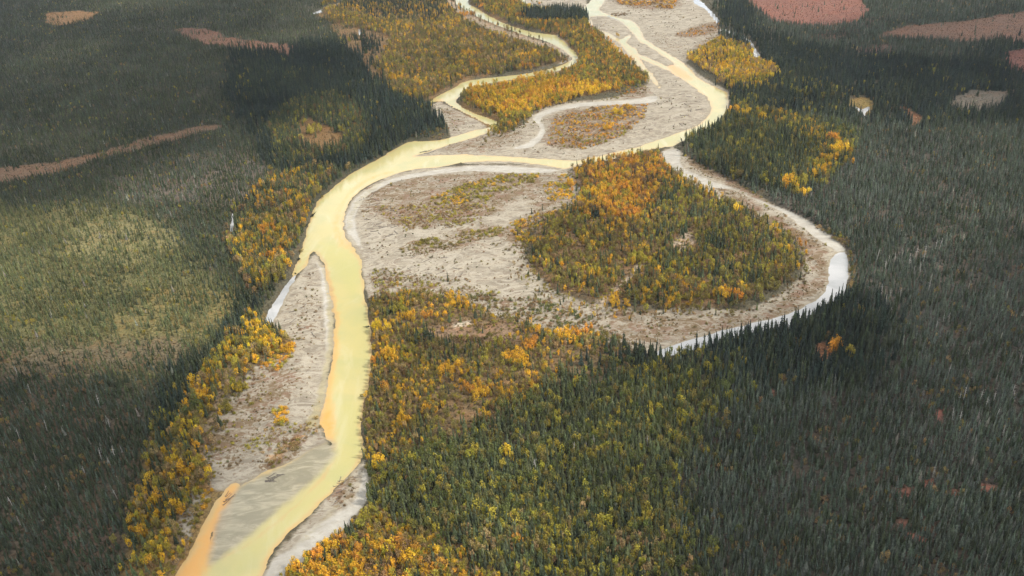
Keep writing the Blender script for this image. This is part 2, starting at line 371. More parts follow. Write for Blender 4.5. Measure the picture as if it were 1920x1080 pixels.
def mesh_np(name, V, Fq, mats, attrs=None, smooth=True):
    me = bpy.data.meshes.new(name)
    me.vertices.add(len(V))
    me.vertices.foreach_set("co", np.asarray(V, np.float32).ravel())
    k = Fq.shape[1]
    me.loops.add(Fq.size)
    me.loops.foreach_set("vertex_index", Fq.astype(np.int32).ravel())
    me.polygons.add(len(Fq))
    me.polygons.foreach_set("loop_start", np.arange(0, Fq.size, k, dtype=np.int32))
    me.polygons.foreach_set("use_smooth", np.full(len(Fq), smooth))
    for m in mats:
        me.materials.append(m)
    for n, a in (attrs or {}).items():
        if a.ndim == 2:
            at = me.attributes.new(n, 'FLOAT_COLOR', 'POINT')
            at.data.foreach_set("color", np.concatenate([a, np.ones((len(a), 1))], 1).astype(np.float32).ravel())
        else:
            at = me.attributes.new(n, 'FLOAT', 'POINT')
            at.data.foreach_set("value", a.astype(np.float32))
    me.update(calc_edges=True)
    return me

def link(name, me, **props):
    o = bpy.data.objects.new(name, me)
    COL.objects.link(o)
    for k, v in props.items():
        o[k] = v
    return o

# ------------------------------------------------------------------ node helpers
class N:
    def __init__(s, name):
        s.m = bpy.data.materials.new(name)
        s.m.use_nodes = True
        s.t = s.m.node_tree
        s.t.nodes.clear()
        s.out = s.new("ShaderNodeOutputMaterial")
    def new(s, t, **k):
        n = s.t.nodes.new(t)
        for a, b in k.items():
            setattr(n, a, b)
        return n
    def put(s, sock, v):
        if isinstance(v, bpy.types.NodeSocket):
            s.t.links.new(v, sock)
        elif v is not None:
            sock.default_value = v
    def math(s, op, a, b=None, c=None):
        n = s.new("ShaderNodeMath", operation=op)
        s.put(n.inputs[0], a); s.put(n.inputs[1], b); s.put(n.inputs[2], c)
        return n.outputs[0]
    def step(s, v, a, b):
        n = s.new("ShaderNodeMapRange", interpolation_type='SMOOTHSTEP')
        s.put(n.inputs[0], v)
        n.inputs[1].default_value, n.inputs[2].default_value = a, b
        return n.outputs[0]
    def mix(s, f, a, b, blend='MIX'):
        n = s.new("ShaderNodeMix", data_type='RGBA', blend_type=blend)
        s.put(n.inputs[0], f)
        s.put(n.inputs[6], (*a, 1) if isinstance(a, tuple) else a)
        s.put(n.inputs[7], (*b, 1) if isinstance(b, tuple) else b)
        return n.outputs[2]
    def attr(s, n, kind='GEOMETRY', o=2):
        return s.new("ShaderNodeAttribute", attribute_name=n, attribute_type=kind).outputs[o]
    def pos(s, sx=1, sy=1, sz=1, rot=0):
        g = s.new("ShaderNodeNewGeometry").outputs["Position"]
        mp = s.new("ShaderNodeMapping")
        s.t.links.new(g, mp.inputs[0])
        mp.inputs["Scale"].default_value = (sx, sy, sz)
        mp.inputs["Rotation"].default_value = (0, 0, rot)
        return mp.outputs[0]
    def noise(s, vec, sc, det=4, rough=.55, dist=0):
        n = s.new("ShaderNodeTexNoise")
        s.put(n.inputs["Vector"], vec)
        n.inputs["Scale"].default_value, n.inputs["Detail"].default_value = sc, det
        n.inputs["Roughness"].default_value, n.inputs["Distortion"].default_value = rough, dist
        return n.outputs["Fac"]
    def bsdf(s, col, rough, spec=.3, normal=None):
        b = s.new("ShaderNodeBsdfPrincipled")
        s.put(b.inputs["Base Color"], col); s.put(b.inputs["Roughness"], rough)
        b.inputs["Specular IOR Level"].default_value = spec
        s.put(b.inputs["Normal"], normal)
        s.t.links.new(b.outputs[0], s.out.inputs[0])
        return b
    def bump(s, h, st, d):
        n = s.new("ShaderNodeBump")
        s.put(n.inputs["Height"], h)
        n.inputs["Strength"].default_value, n.inputs["Distance"].default_value = st, d
        return n.outputs[0]

# ground material
g = N("valley_floor")
P1 = g.pos()
P2 = g.pos(.62, 1.1, 1, math.radians(-14))
nA = g.noise(P1, .07, 6, .6, .3)
nB = g.noise(P2, .10, 7, .65, .8)
nC = g.noise(P1, .55, 5, .65)
nD = g.noise(P2, .33, 5, .7, .6)
aG, aS, aBr, aIr, aWt = g.attr("gravel"), g.attr("silt"), g.attr("brush"), g.attr("iron"), g.attr("wetness")
# gravel
gr = g.mix(g.step(nB, .35, .65), (.165, .143, .110), (.290, .260, .202))
gr = g.mix(g.step(nC, .52, .75), gr, (.165, .135, .105))
gr = g.mix(g.math('MULTIPLY', g.step(nD, .54, .62), .85), gr, (.145, .108, .08))
# scrub and dead herbs on the bars
t = g.math('ADD', g.math('MULTIPLY', nB, .5), g.math('ADD', g.math('MULTIPLY', nD, .35), g.math('MULTIPLY', nC, .3)))
t = g.math('ADD', g.math('MULTIPLY', g.math('SUBTRACT', t, .575), 2.0), .575)
br = g.step(g.math('ADD', t, g.math('MULTIPLY', g.math('SUBTRACT', aBr, .5), .42)), .525, .625)
brc = g.mix(nC, (.16, .108, .068), (.10, .078, .044))
brc = g.mix(g.step(nA, .45, .65), brc, (.155, .10, .07))
gr = g.mix(br, gr, brc)
# dry flood channels swept clean across the bars
nE = g.noise(P2, .030, 5, .55, 1.6)
nF = g.noise(g.pos(.8, 1.2, 1, .5), .065, 4, .5, 1.0)
ch = g.math('MAXIMUM', g.step(g.math('ABSOLUTE', g.math('SUBTRACT', nE, .5)), .034, .008), g.math('MULTIPLY', g.step(g.math('ABSOLUTE', g.math('SUBTRACT', nF, .5)), .028, .006), .7))
gr = g.mix(g.math('MULTIPLY', g.math('MULTIPLY', ch, g.math('SUBTRACT', 1.0, g.math('MULTIPLY', aBr, .55))), g.step(nC, .75, .45)), gr, g.mix(nC, (.235, .210, .166), (.335, .308, .250)))
# silt: smooth damp flats
sl = g.mix(g.step(nB, .35, .7), (.285, .270, .238), (.365, .352, .315))
sl = g.mix(g.math('MULTIPLY', g.step(nD, .5, .7), .45), sl, (.225, .195, .14))
sm = g.step(g.math('ADD', aS, g.math('MULTIPLY', g.math('SUBTRACT', nD, .5), 5)), -1.0, 1.6)
gr = g.mix(g.math('MULTIPLY', sm, .92), gr, sl)
dm = g.step(g.math('ADD', g.attr("damp"), g.math('MULTIPLY', g.math('SUBTRACT', nD, .5), .7)), .3, .75)
gr = g.mix(g.math('MULTIPLY', dm, .85), gr, g.mix(g.step(nB, .4, .65), (.21, .185, .115), (.29, .25, .145)))
# damp rim and iron stain by the water
rim = g.step(g.math('ADD', aWt, g.math('MULTIPLY', g.math('SUBTRACT', nD, .5), 3)), -3.2, -.3)
gr = g.mix(g.math('MULTIPLY', rim, .6), gr, (.20, .17, .115))
ir = g.step(g.math('ADD', aIr, g.math('MULTIPLY', g.math('SUBTRACT', nD, .5), 1.6)), .45, .95)
gr = g.mix(g.math('MULTIPLY', ir, .7), gr, (.44, .25, .095))
# forest floor
fl = g.attr("floor", 'GEOMETRY', 0)
fm = g.mix(g.step(nC, .3, .72), (.55, .55, .55), (1.55, 1.5, 1.4))
fl2 = g.mix(1.0, fl, fm, 'MULTIPLY')
fl2 = g.mix(g.math('MULTIPLY', g.step(nA, .48, .66), .45), fl2, g.mix(1.0, fl, (1.5, 1.05, .8), 'MULTIPLY'))
sp = g.step(g.noise(P1, .9, 3, .6), .64, .72)
fl2 = g.mix(g.math('MULTIPLY', sp, g.math('MULTIPLY', g.step(nA, .42, .6), .55)), fl2, (.26, .245, .18))
gm = g.step(g.math('ADD', aG, g.math('MULTIPLY', g.math('SUBTRACT', nD, .5), 8)), -1.5, 1.5)
gm = g.math('MAXIMUM', gm, sm)
colr = g.mix(gm, fl2, gr)
g.bsdf(colr, .92, .12, g.bump(g.math('ADD', g.math('MULTIPLY', nC, .5), nD), .5, .6))
M_GROUND = g.m

idx = np.arange(NJ * NI).reshape(NJ, NI)
Fq = np.stack([idx[:-1, :-1], idx[:-1, 1:], idx[1:, 1:], idx[1:, :-1]], -1).reshape(-1, 4)
V = np.concatenate([GP, Z[:, None]], 1)
aD = amount(DAMP, JX2, 4.0)
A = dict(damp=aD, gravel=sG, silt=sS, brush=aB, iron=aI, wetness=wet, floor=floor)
# rings that carry the sheet out to the horizon
loop = np.concatenate([idx[0, :-1], idx[:-1, -1], idx[-1, :0:-1], idx[:0:-1, 0]])
cen = np.array([0, 1300.0])
prev, rings, extra = loop, [], []
base = len(V)
for k, sc in enumerate((1.25, 2.2, 6.0, 20.0)):
    R = cen + (GP[loop] - cen) * sc
    extra.append(np.concatenate([R, np.full((len(R), 1), [1.5, 2, 2, 2][k])], 1))
    cur = np.arange(base, base + len(R))
    base += len(R)
    rings.append(np.stack([prev, cur, np.roll(cur, -1), np.roll(prev, -1)], 1)[:, ::-1] if False else np.stack([prev, np.roll(prev, -1), np.roll(cur, -1), cur], 1)[:, ::-1])
    prev = cur
ex = np.concatenate(extra)
V2 = np.concatenate([V, ex])
n = len(ex)
pad = dict(damp=0., gravel=-30., silt=-20., brush=0., iron=0., wetness=-20.)
A2 = {k: (np.concatenate([a, np.full(n, pad[k])]) if a.ndim == 1 else np.concatenate([a, np.tile([.075, .07, .05], (n, 1))])) for k, a in A.items()}
link("ground", mesh_np("ground", V2, np.concatenate([Fq] + rings), [M_GROUND], A2), kind="structure")

# ------------------------------------------------------------------ water
r = N("river_water")
P1 = r.pos()
nA = r.noise(P1, .035, 5, .6, .6)
nB = r.noise(r.pos(1.0, .5, 1, .3), .12, 5, .6, 1.0)
ai, an, ad = r.attr("iron"), r.attr("green"), r.attr("inset")
nL = r.noise(r.pos(1.0, .28, 1, .2), .045, 6, .62, .8)
c = r.mix(r.step(nA, .35, .68), (.350, .308, .140), (.305, .291, .138))
c = r.mix(r.math('MULTIPLY', r.step(nL, .5, .68), .6), c, (.39, .362, .225))
c = r.mix(r.math('MULTIPLY', an, .75), c, (.318, .302, .120))
shore = r.step(r.math('ADD', ad, r.math('MULTIPLY', r.math('SUBTRACT', nB, .5), 6)), 3.6, .2)
c = r.mix(r.math('MULTIPLY', shore, .6), c, (.37, .245, .115))
c = r.mix(r.step(r.math('ADD', ai, r.math('MULTIPLY', r.math('SUBTRACT', r.math('ADD', r.math('MULTIPLY', nB, .5), r.math('MULTIPLY', nL, .5)), .5), 1.5)), .2, 1.05), c, (.455, .245, .07))
sh_ = r.step(r.math('ADD', r.attr("shoal"), r.math('MULTIPLY', r.math('SUBTRACT', nB, .5), .5)), .2, .8)
nS = r.noise(r.pos(.35, 1.1, 1, math.radians(-48)), .16, 6, .65, 1.2)
shc = r.mix(r.step(nS, .38, .68), (.170, .156, .115), (.285, .258, .190))
shc = r.mix(r.step(nB, .62, .75), shc, (.30, .25, .155))
c = r.mix(r.math('MULTIPLY', sh_, .92), c, shc)
b = r.bsdf(c, .12, .5, r.bump(r.math('ADD', r.noise(P1, .7, 4), r.noise(P1, .09, 4)), .10, .5))
b.inputs["IOR"].default_value = 1.33
M_RIVER = r.m
r = N("slack_water")
nA = r.noise(r.pos(), .05, 4, .6, .5)
b = r.bsdf(r.mix(r.step(nA, .35, .65), (.25, .26, .265), (.33, .335, .34)), .06, .5, r.bump(r.noise(r.pos(), .9, 3), .03, .2))
b.inputs["IOR"].default_value = 1.33
M_SLACK = r.m

def water_sheet(name, mask_v, mat, attrs, z):
    m = mask_v.reshape(NJ, NI)
    keep = (m[:-1, :-1] | m[:-1, 1:] | m[1:, 1:] | m[1:, :-1]).ravel()
    F_ = Fq[keep]
    used, inv = np.unique(F_, return_inverse=True)
    V_ = np.concatenate([GP[used], np.full((len(used), 1), z)], 1)
    return link(name, mesh_np(name, V_, inv.reshape(F_.shape), [mat], {k: a[used] for k, a in attrs.items()}), kind="structure")
water_sheet("river", sW > -2.5, M_RIVER, dict(iron=aI, green=aN, inset=sW, shoal=aH), 0.0)
water_sheet("pond_water", (sK > -2.0) & (sW < -2.5), M_SLACK, {}, 0.02)

# ------------------------------------------------------------------ foliage materials
def foliage(name, lo, hi, trans):
    f = N(name)
    tint = f.attr("tint", 'INSTANCER', 1)
    ri = f.new("ShaderNodeNewGeometry").outputs["Random Per Island"]
    v = f.new("ShaderNodeMapRange")
    f.put(v.inputs[0], ri)
    v.inputs[3].default_value, v.inputs[4].default_value = lo, hi
    cmb = f.new("ShaderNodeCombineColor")
    for k in range(3):
        f.put(cmb.inputs[k], v.outputs[0])
    c = f.mix(1.0, tint, cmb.outputs[0], 'MULTIPLY')
    d = f.new("ShaderNodeBsdfDiffuse"); f.put(d.inputs[0], c)
    t = f.new("ShaderNodeBsdfTranslucent"); f.put(t.inputs[0], c)
    m = f.new("ShaderNodeMixShader")
    m.inputs[0].default_value = trans
    f.t.links.new(d.outputs[0], m.inputs[1]); f.t.links.new(t.outputs[0], m.inputs[2])
    f.t.links.new(m.outputs[0], f.out.inputs[0])
    return f.m
M_NEEDLE = foliage("spruce_needles", .65, 1.4, .15)
M_LEAF = foliage("autumn_leaves", .65, 1.35, .42)
def bark(name, a, b):
    f = N(name)
    f.bsdf(f.mix(f.noise(f.pos(), 2.5, 3), a, b), .9, .1)
    return f.m
M_BARK = bark("grey_brown_bark", (.09, .075, .06), (.17, .15, .125))
M_PALE = bark("weathered_wood", (.30, .28, .26), (.50, .48, .45))
M_DRIFT = bark("dark_driftwood", (.075, .065, .06), (.16, .14, .125))

# ------------------------------------------------------------------ tree builders (unit height)
def trunk_np(h, r0, r1, lean=0.0, seg=3, sides=5, rs=None):
    V, F = [], []
    for k in range(seg + 1):
        t = k / seg
        rr = r0 + (r1 - r0) * t
        cx = lean * t * t
        for a in range(sides):
            an = 2 * math.pi * a / sides
            V.append((cx + rr * math.cos(an), rr * math.sin(an), h * t - (0.03 if k == 0 else 0)))
        if k:
            for a in range(sides):
                b0 = (k - 1) * sides
                F.append((b0 + a, b0 + (a + 1) % sides, b0 + sides + (a + 1) % sides, b0 + sides + a))
    return np.array(V), np.array(F)

def spruce_crown(seed, rad, whorls, club=False):
    rs = np.random.default_rng(seed)
    V, F = [], []
    for k in range(whorls):
        t = (k + .3 * rs.random()) / (whorls - 1)
        z = .05 + .93 * t
        prof = max(0.0, 1 - t) ** .85 + .07
        if club and .72 < t < .93:
            prof += .28
        R = rad * prof * (.8 + .4 * rs.random())
        nb = 7 if t < .6 else 5
        off = rs.random() * 6.28
        for b in range(nb):
            if rs.random() < .10:
                continue
            a = off + 6.283 * b / nb + rs.normal(0, .2)
            L = R * (.65 + .6 * rs.random())
            wd = L * .42 + .008
            dz = -.30 * L - .02 - .03 * rs.random()
            c, s = math.cos(a), math.sin(a)
            n0 = len(V)
            def pt(u, v, zz):
                V.append((u * c - v * s, u * s + v * c, zz))
            up = .035 + .02 * rs.random()
            pt(0, -.012, z + up); pt(0, .012, z + up)
            pt(L * .55, wd, z + dz * .35); pt(L * .55, -wd, z + dz * .35)
            pt(L, wd * .3, z + dz); pt(L, -wd * .3, z + dz)
            F += [(n0, n0 + 3, n0 + 2, n0 + 1), (n0 + 3, n0 + 5, n0 + 4, n0 + 2)]
    n0 = len(V)                                    # leader
    V += [(-.012, 0, .93), (.012, 0, .93), (.004, .004, 1.02), (-.004, -.004, 1.02)]
    F += [(n0, n0 + 1, n0 + 2, n0 + 3)]
    return np.array(V), np.array(F)

def leaf_crown(seed, lobes, n, size, gap=.25):
    """lobes: (x, y, z, rx, rz); leaf sprays spread through each lobe's volume"""
    rs = np.random.default_rng(seed)
    vol = np.array([l[3] ** 2 * l[4] for l in lobes]) ** .67
    V, F = [], []
    holes = [rs.normal(0, .12, 3) + np.array([0, 0, .6]) for _ in range(4)]
    for li, (lx, ly, lz, rx, rz) in enumerate(lobes):
        m = max(8, int(n * vol[li] / vol.sum()))
        for _ in range(m):
            d = rs.normal(0, 1, 3); d /= np.linalg.norm(d)
            rr = (.55 + .45 * rs.random() ** .5) * (.85 + .3 * rs.random())
            p = np.array([lx, ly, lz]) + d * rr * np.array([rx, rx, rz])
            if p[2] < .06 or any(np.linalg.norm((p - h) * [1, 1, .6]) < gap * .18 for h in holes):
                continue
            nrm = d + rs.normal(0, .55, 3) + [0, 0, .35]; nrm /= np.linalg.norm(nrm)
            a = np.cross(nrm, rs.normal(0, 1, 3)); a /= np.linalg.norm(a)
            b = np.cross(nrm, a)
            s1, s2 = size * (.6 + .8 * rs.random()), size * (.5 + .6 * rs.random())
            n0 = len(V)
            V += [tuple(p - a * s1), tuple(p - b * s2), tuple(p + a * s1), tuple(p + b * s2)]
            F.append((n0, n0 + 1, n0 + 2, n0 + 3))
    return np.array(V), np.array(F)

def limbs(seed, k, h0, h1, rad):
    rs = np.random.default_rng(seed)
    V, F = [], []
    for _ in range(k):
        z0 = h0 + (h1 - h0) * rs.random() * .7
        a = rs.random() * 6.28
        e = np.array([math.cos(a) * rad, math.sin(a) * rad, z0 + rad * (1.0 + rs.random())])
        s = np.array([0, 0, z0]); q = np.array([-math.sin(a), math.cos(a), 0]) * .006
        n0 = len(V)
        V += [tuple(s - q), tuple(s + q), tuple(e + q * .4), tuple(e - q * .4),
              tuple(s - [0, 0, .008]), tuple(s + [0, 0, .008]), tuple(e + [0, 0, .003]), tuple(e - [0, 0, .003])]
        F += [(n0, n0 + 1, n0 + 2, n0 + 3), (n0 + 4, n0 + 5, n0 + 6, n0 + 7)]
    return np.array(V), np.array(F)

def cat(*vf):
    V, F, o = [], [], 0
    for v, f in vf:
        V.append(v); F.append(f + o); o += len(v)
    return np.concatenate(V), np.concatenate(F)

SPRUCE, POPLAR, WILLOW = [], [], []
for k in range(7):
    rad = [.105, .125, .15, .17, .085, .135, .11][k]
    SPRUCE.append((spruce_crown(100 + k, rad, [15, 14, 13, 13, 16, 14, 15][k], k in (0, 4)), trunk_np(.96, .013, .003)))
rs = np.random.default_rng(5)
for k in range(7):
    w0 = [.15, .18, .22, .26, .20, .30, .17][k]
    lobes = [(0, 0, .55, w0, .38)]
    for q in range(5 + k % 3):
        a = rs.random() * 6.28; zz = .32 + .5 * rs.random()
        lobes.append((math.cos(a) * w0 * .7, math.sin(a) * w0 * .7, zz, w0 * (.45 + .2 * rs.random()), .15 + .08 * rs.random()))
    POPLAR.append((leaf_crown(200 + k, lobes, 300, .040, .6), cat(trunk_np(.85, .016, .004, rs.normal(0, .03)), limbs(300 + k, 6, .25, .75, w0))))
for k in range(5):
    lobes = []
    for q in range(5):
        a = rs.random() * 6.28; d = .45 * rs.random() ** .5
        lobes.append((math.cos(a) * d, math.sin(a) * d, .38 + .25 * rs.random(), .30 + .12 * rs.random(), .36 + .1 * rs.random()))
    WILLOW.append((leaf_crown(400 + k, lobes, 170, .085, .5), limbs(500 + k, 7, .0, .25, .4)))

def tree_meshes(kind, protos, leafmat):
    crowns, trunks, whole = [], [], []
    for k, ((cv, cf), (tv, tf)) in enumerate(protos):
        crowns.append(mesh_np(kind + "_crown", cv, cf, [leafmat], None, False))
        trunks.append(mesh_np(kind + "_trunk", tv, tf, [M_BARK], None, True))
        v, f = cat((cv, cf), (tv, tf))
        me = mesh_np(kind + "_whole", v, f, [leafmat, M_BARK], None, False)
        mi = np.zeros(len(f), np.int32); mi[len(cf):] = 1
        me.polygons.foreach_set("material_index", mi)
        whole.append(me)
    return crowns, trunks, whole
SETS = [tree_meshes("spruce", SPRUCE, M_NEEDLE), tree_meshes("poplar", POPLAR, M_LEAF), tree_meshes("willow", WILLOW, M_LEAF)]

# ------------------------------------------------------------------ where everything grows
T = dict(gold=(.53, .325, .035), yel=(.60, .42, .04), ora=(.50, .255, .045), yg=(.30, .26, .045), oli=(.195, .165, .052),
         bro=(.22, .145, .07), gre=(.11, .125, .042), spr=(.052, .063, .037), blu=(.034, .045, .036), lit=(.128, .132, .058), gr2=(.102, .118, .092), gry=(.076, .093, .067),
         spg=(.086, .098, .048), tan=(.31, .225, .105))
TN = list(T); TV = np.array([T[k] for k in TN])
# zones: outline, spruce share, density, spruce height, broadleaf height, spruce tints, broadleaf tints (ordered along a slow noise)
ZONES = [
 # left bank open spruce with lichen
 ([(-500,-80),(640,-80),(720,100),(845,245),(660,330),(520,480),(490,620),(360,800),(260,1100),(150,1500),(-1200,1500)], .985, .95, (4, 7.5), (3, 5), ['spr','spg','spr','gry'], ['oli','yg','bro']),
 ([(-100,390),(250,400),(420,540),(470,610),(300,690),(0,720),(-300,600)], .97, .80, (4, 8), (3, 5), ['lit','spg','spg','lit'], ['oli','yg']),  # sunlit patch: the sun's brightness is put into these spruce tints
 ([(-100,650),(200,650),(350,640),(340,690),(150,720),(-100,760)], .9, .5, (3, 6), (2, 4), ['spg','spr'], ['oli','bro']),
 ([(-200,720),(200,720),(300,760),(280,1000),(250,1150),(-300,1150)], .97, .95, (4, 7.5), (3, 5), ['spr','gry','spr','spr'], ['oli','bro']),
 ([(450,100),(700,70),(735,140),(760,180),(845,240),(780,262),(700,300),(640,330),(520,330),(480,250),(440,180)], .97, .85, (10, 15), (6, 9), ['blu','blu','spr'], ['oli','yg']),
 ([(500,240),(560,190),(640,180),(700,230),(690,290),(600,310),(520,320)], .72, .8, (9, 13), (6, 9), ['spr','spg'], ['oli','yg','bro']),
 ([(340,700),(420,660),(460,560),(500,560),(490,620),(390,740),(330,860),(290,860),(300,760)], .98, .9, (9, 13), (6, 9), ['spr','spr','blu'], ['oli','yg']),
 # right bank
 ([(1360,-80),(2400,-80),(2600,1500),(1180,1500),(1250,900),(1360,740),(1230,662),(1420,630),(1540,590),(1592,550),(1596,480),(1500,400),(1280,300),(1300,240),(1370,170),(1460,140)], .975, 1.0, (5, 9), (3, 5), ['gry','gr2','spr','gry'], ['oli','bro','tan']),
 ([(1700,480),(2200,480),(2200,900),(1650,900),(1620,620)], .975, .9, (4.5, 8), (3, 5), ['gr2','gry','gr2','spr'], ['oli','tan']),
 ([(1340,20),(1400,-20),(1420,60),(1500,90),(1640,110),(1800,130),(1920,60),(2100,60),(2100,260),(1900,240),(1700,240),(1600,200),(1440,130),(1350,50)], .97, .8, (9, 14), (5, 8), ['blu','blu','spr'], ['oli','yg']),
 ([(1230,664),(1420,632),(1540,592),(1600,552),(1650,640),(1600,720),(1380,720),(1290,690)], .975, .9, (10, 15), (5, 8), ['blu','spr','blu'], ['oli','bro']),
 ([(1368,165),(1450,145),(1560,160),(1600,200),(1590,230),(1480,215),(1372,210)], .9, .9, (10, 14), (7, 10), ['blu','spr'], ['oli','yg']),
 ([(1284,262),(1330,245),(1365,215),(1500,230),(1600,250),(1595,310),(1540,350),(1490,380),(1400,345),(1300,300)], .62, .9, (10, 14), (7, 10), ['spr','spg','spr'], ['oli','gre','yg','oli']),
 ([(1375,205),(1440,212),(1500,232),(1580,275),(1592,310),(1560,340),(1500,372),(1480,350),(1530,300),(1480,255),(1380,225)], .45, .9, (9, 13), (7, 10), ['spr','spg'], ['yg','oli','gold','yg','oli']),
 ([(700,880),(800,850),(870,820),(950,780),(1060,695),(1150,668),(1240,668),(1350,690),(1365,760),(1290,860),(1260,950),(1300,1200),(960,1200),(850,1030),(750,995),(695,955)], .56, .95, (7, 12), (6, 10), ['spg','spr','spg','spg'], ['gre','oli','yg','gre']),
 ([(1050,705),(1150,666),(1245,666),(1235,690),(1130,722)], .9, .95, (9, 14), (6, 9), ['blu','spr','spr'], ['gre','oli']),
 ([(850,1030),(950,990),(1100,980),(1250,1000),(1300,1200),(960,1200)], .40, .9, (8, 12), (6, 9), ['spr','spg'], ['yg','oli','gre','tan']),
 # autumn woods
 ([(600,10),(640,0),(850,-40),(870,25),(940,55),(1000,75),(1050,95),(1068,115),(1000,135),(880,148),(830,180),(800,195),(740,180),(705,140),(735,80),(700,60),(620,45)], .12, .9, (7, 11), (6, 10), ['spr','spg'], ['oli','yg','tan','oli','gold','bro','oli']),
 ([(620,15),(860,-40),(865,20),(800,50),(700,40)], .55, .85, (8, 13), (6, 10), ['spr','blu'], ['oli','tan','gold']),
 ([(890,-20),(1000,8),(1090,40),(1106,50),(1150,90),(1185,125),(1215,150),(1190,170),(1100,185),(1020,205),(990,230),(950,255),(912,272),(903,258),(945,230),(880,205),(868,187),(890,167),(1000,147),(1062,132),(1088,112),(1078,85),(1044,68),(950,45),(885,8)], .08, .95, (8, 12), (6, 10), ['spr','spg'], ['oli','yg','oli','gold','ora','yg','oli']),
 ([(870,165),(1000,147),(1090,160),(1170,172),(1100,185),(1020,203),(985,225),(900,210)], .02, 1.0, (7, 10), (6, 10), ['spg'], ['yel','gold','ora','gold','yg']),
 ([(982,30),(1060,24),(1100,30),(1103,44),(1050,48),(985,44)], .97, 1.0, (14, 18), (7, 9), ['blu','spr'], ['oli']),
 ([(1290,110),(1350,80),(1410,95),(1465,140),(1440,170),(1375,168),(1310,132)], .05, .95, (8, 11), (6, 9), ['spr'], ['yg','gold','yel','tan']),
 ([(1070,325),(1120,305),(1232,284),(1246,310),(1300,350),(1400,405),(1490,460),(1502,490),(1450,550),(1392,575),(1200,585),(1100,565),(1020,530),(990,512),(1000,470),(1020,440),(1080,395),(1088,362)], .14, .85, (7, 11), (5, 9), ['spr','spg'], ['oli','yg','bro','oli','oli','gold']),
 ([(1080,325),(1180,300),(1240,310),(1230,360),(1200,420),(1110,420),(1090,370)], .05, .9, (7, 10), (6, 9), ['spr'], ['yg','gold','ora','ora','gold','bro']),
 ([(1240,350),(1330,380),(1440,440),(1480,470),(1430,540),(1300,560),(1230,500),(1210,420)], .42, .9, (7, 11), (5, 8), ['spr','spg'], ['oli','yg','bro','yg']),
 ([(696,560),(800,553),(900,580),(1000,620),(1110,635),(1200,658),(1150,668),(1050,700),(950,780),(870,820),(800,850),(700,885),(684,860),(683,800),(696,720),(702,640)], .09, .95, (6, 9), (4, 7), ['spr','spg'], ['oli','tan','oli','bro','oli','yg','gold']),
 ([(760,640),(900,620),(1000,650),(960,690),(800,690)], .22, .85, (6, 9), (4, 7), ['spr','spg'], ['oli','bro','yg']),
 ([(692,950),(750,992),(850,1032),(940,1085),(960,1300),(400,1300),(540,1082),(600,1042),(652,992)], .04, .92, (7, 10), (3.5, 6.5), ['spr'], ['yg','oli','tan','yg','gold']),
 ([(540,1085),(600,1045),(650,1020),(740,1045),(820,1045),(830,1075),(760,1200),(420,1300)], .08, 1.0, (7, 11), (6, 10), ['spr'], ['gold','oli','ora','yg','gold','bro']),
 ([(490,580),(512,612),(556,640),(545,664),(478,690),(445,745),(405,805),(382,870),(385,925),(345,1020),(322,1085),(245,1100),(262,990),(292,860),(345,790),(372,720),(440,650),(478,615)], .20, .72, (7, 11), (5, 9), ['spr','spg'], ['yg','oli','gold','oli','yel','tan']),
 ([(440,395),(520,338),(600,318),(662,325),(612,362),(580,410),(568,455),(550,512),(515,565),(490,560),(465,500),(428,470)], .52, .9, (8, 12), (6, 10), ['spr','spg'], ['oli','yg','tan','bro','gold']),
 ([(450,430),(540,400),(560,440),(540,520),(505,560),(480,510)], .28, .9, (8, 12), (6, 10), ['spr','spg'], ['oli','yg','gold','tan','oli']),
 ([(955,425),(1030,395),(1010,470),(1000,512),(1035,548),(1110,575),(1200,590),(1300,584),(1395,582),(1300,600),(1120,606),(1020,585),(970,525)], .08, .30, (4, 7), (3, 5.5), ['spr','spg'], ['oli','bro','tan','yg','gold']),
]
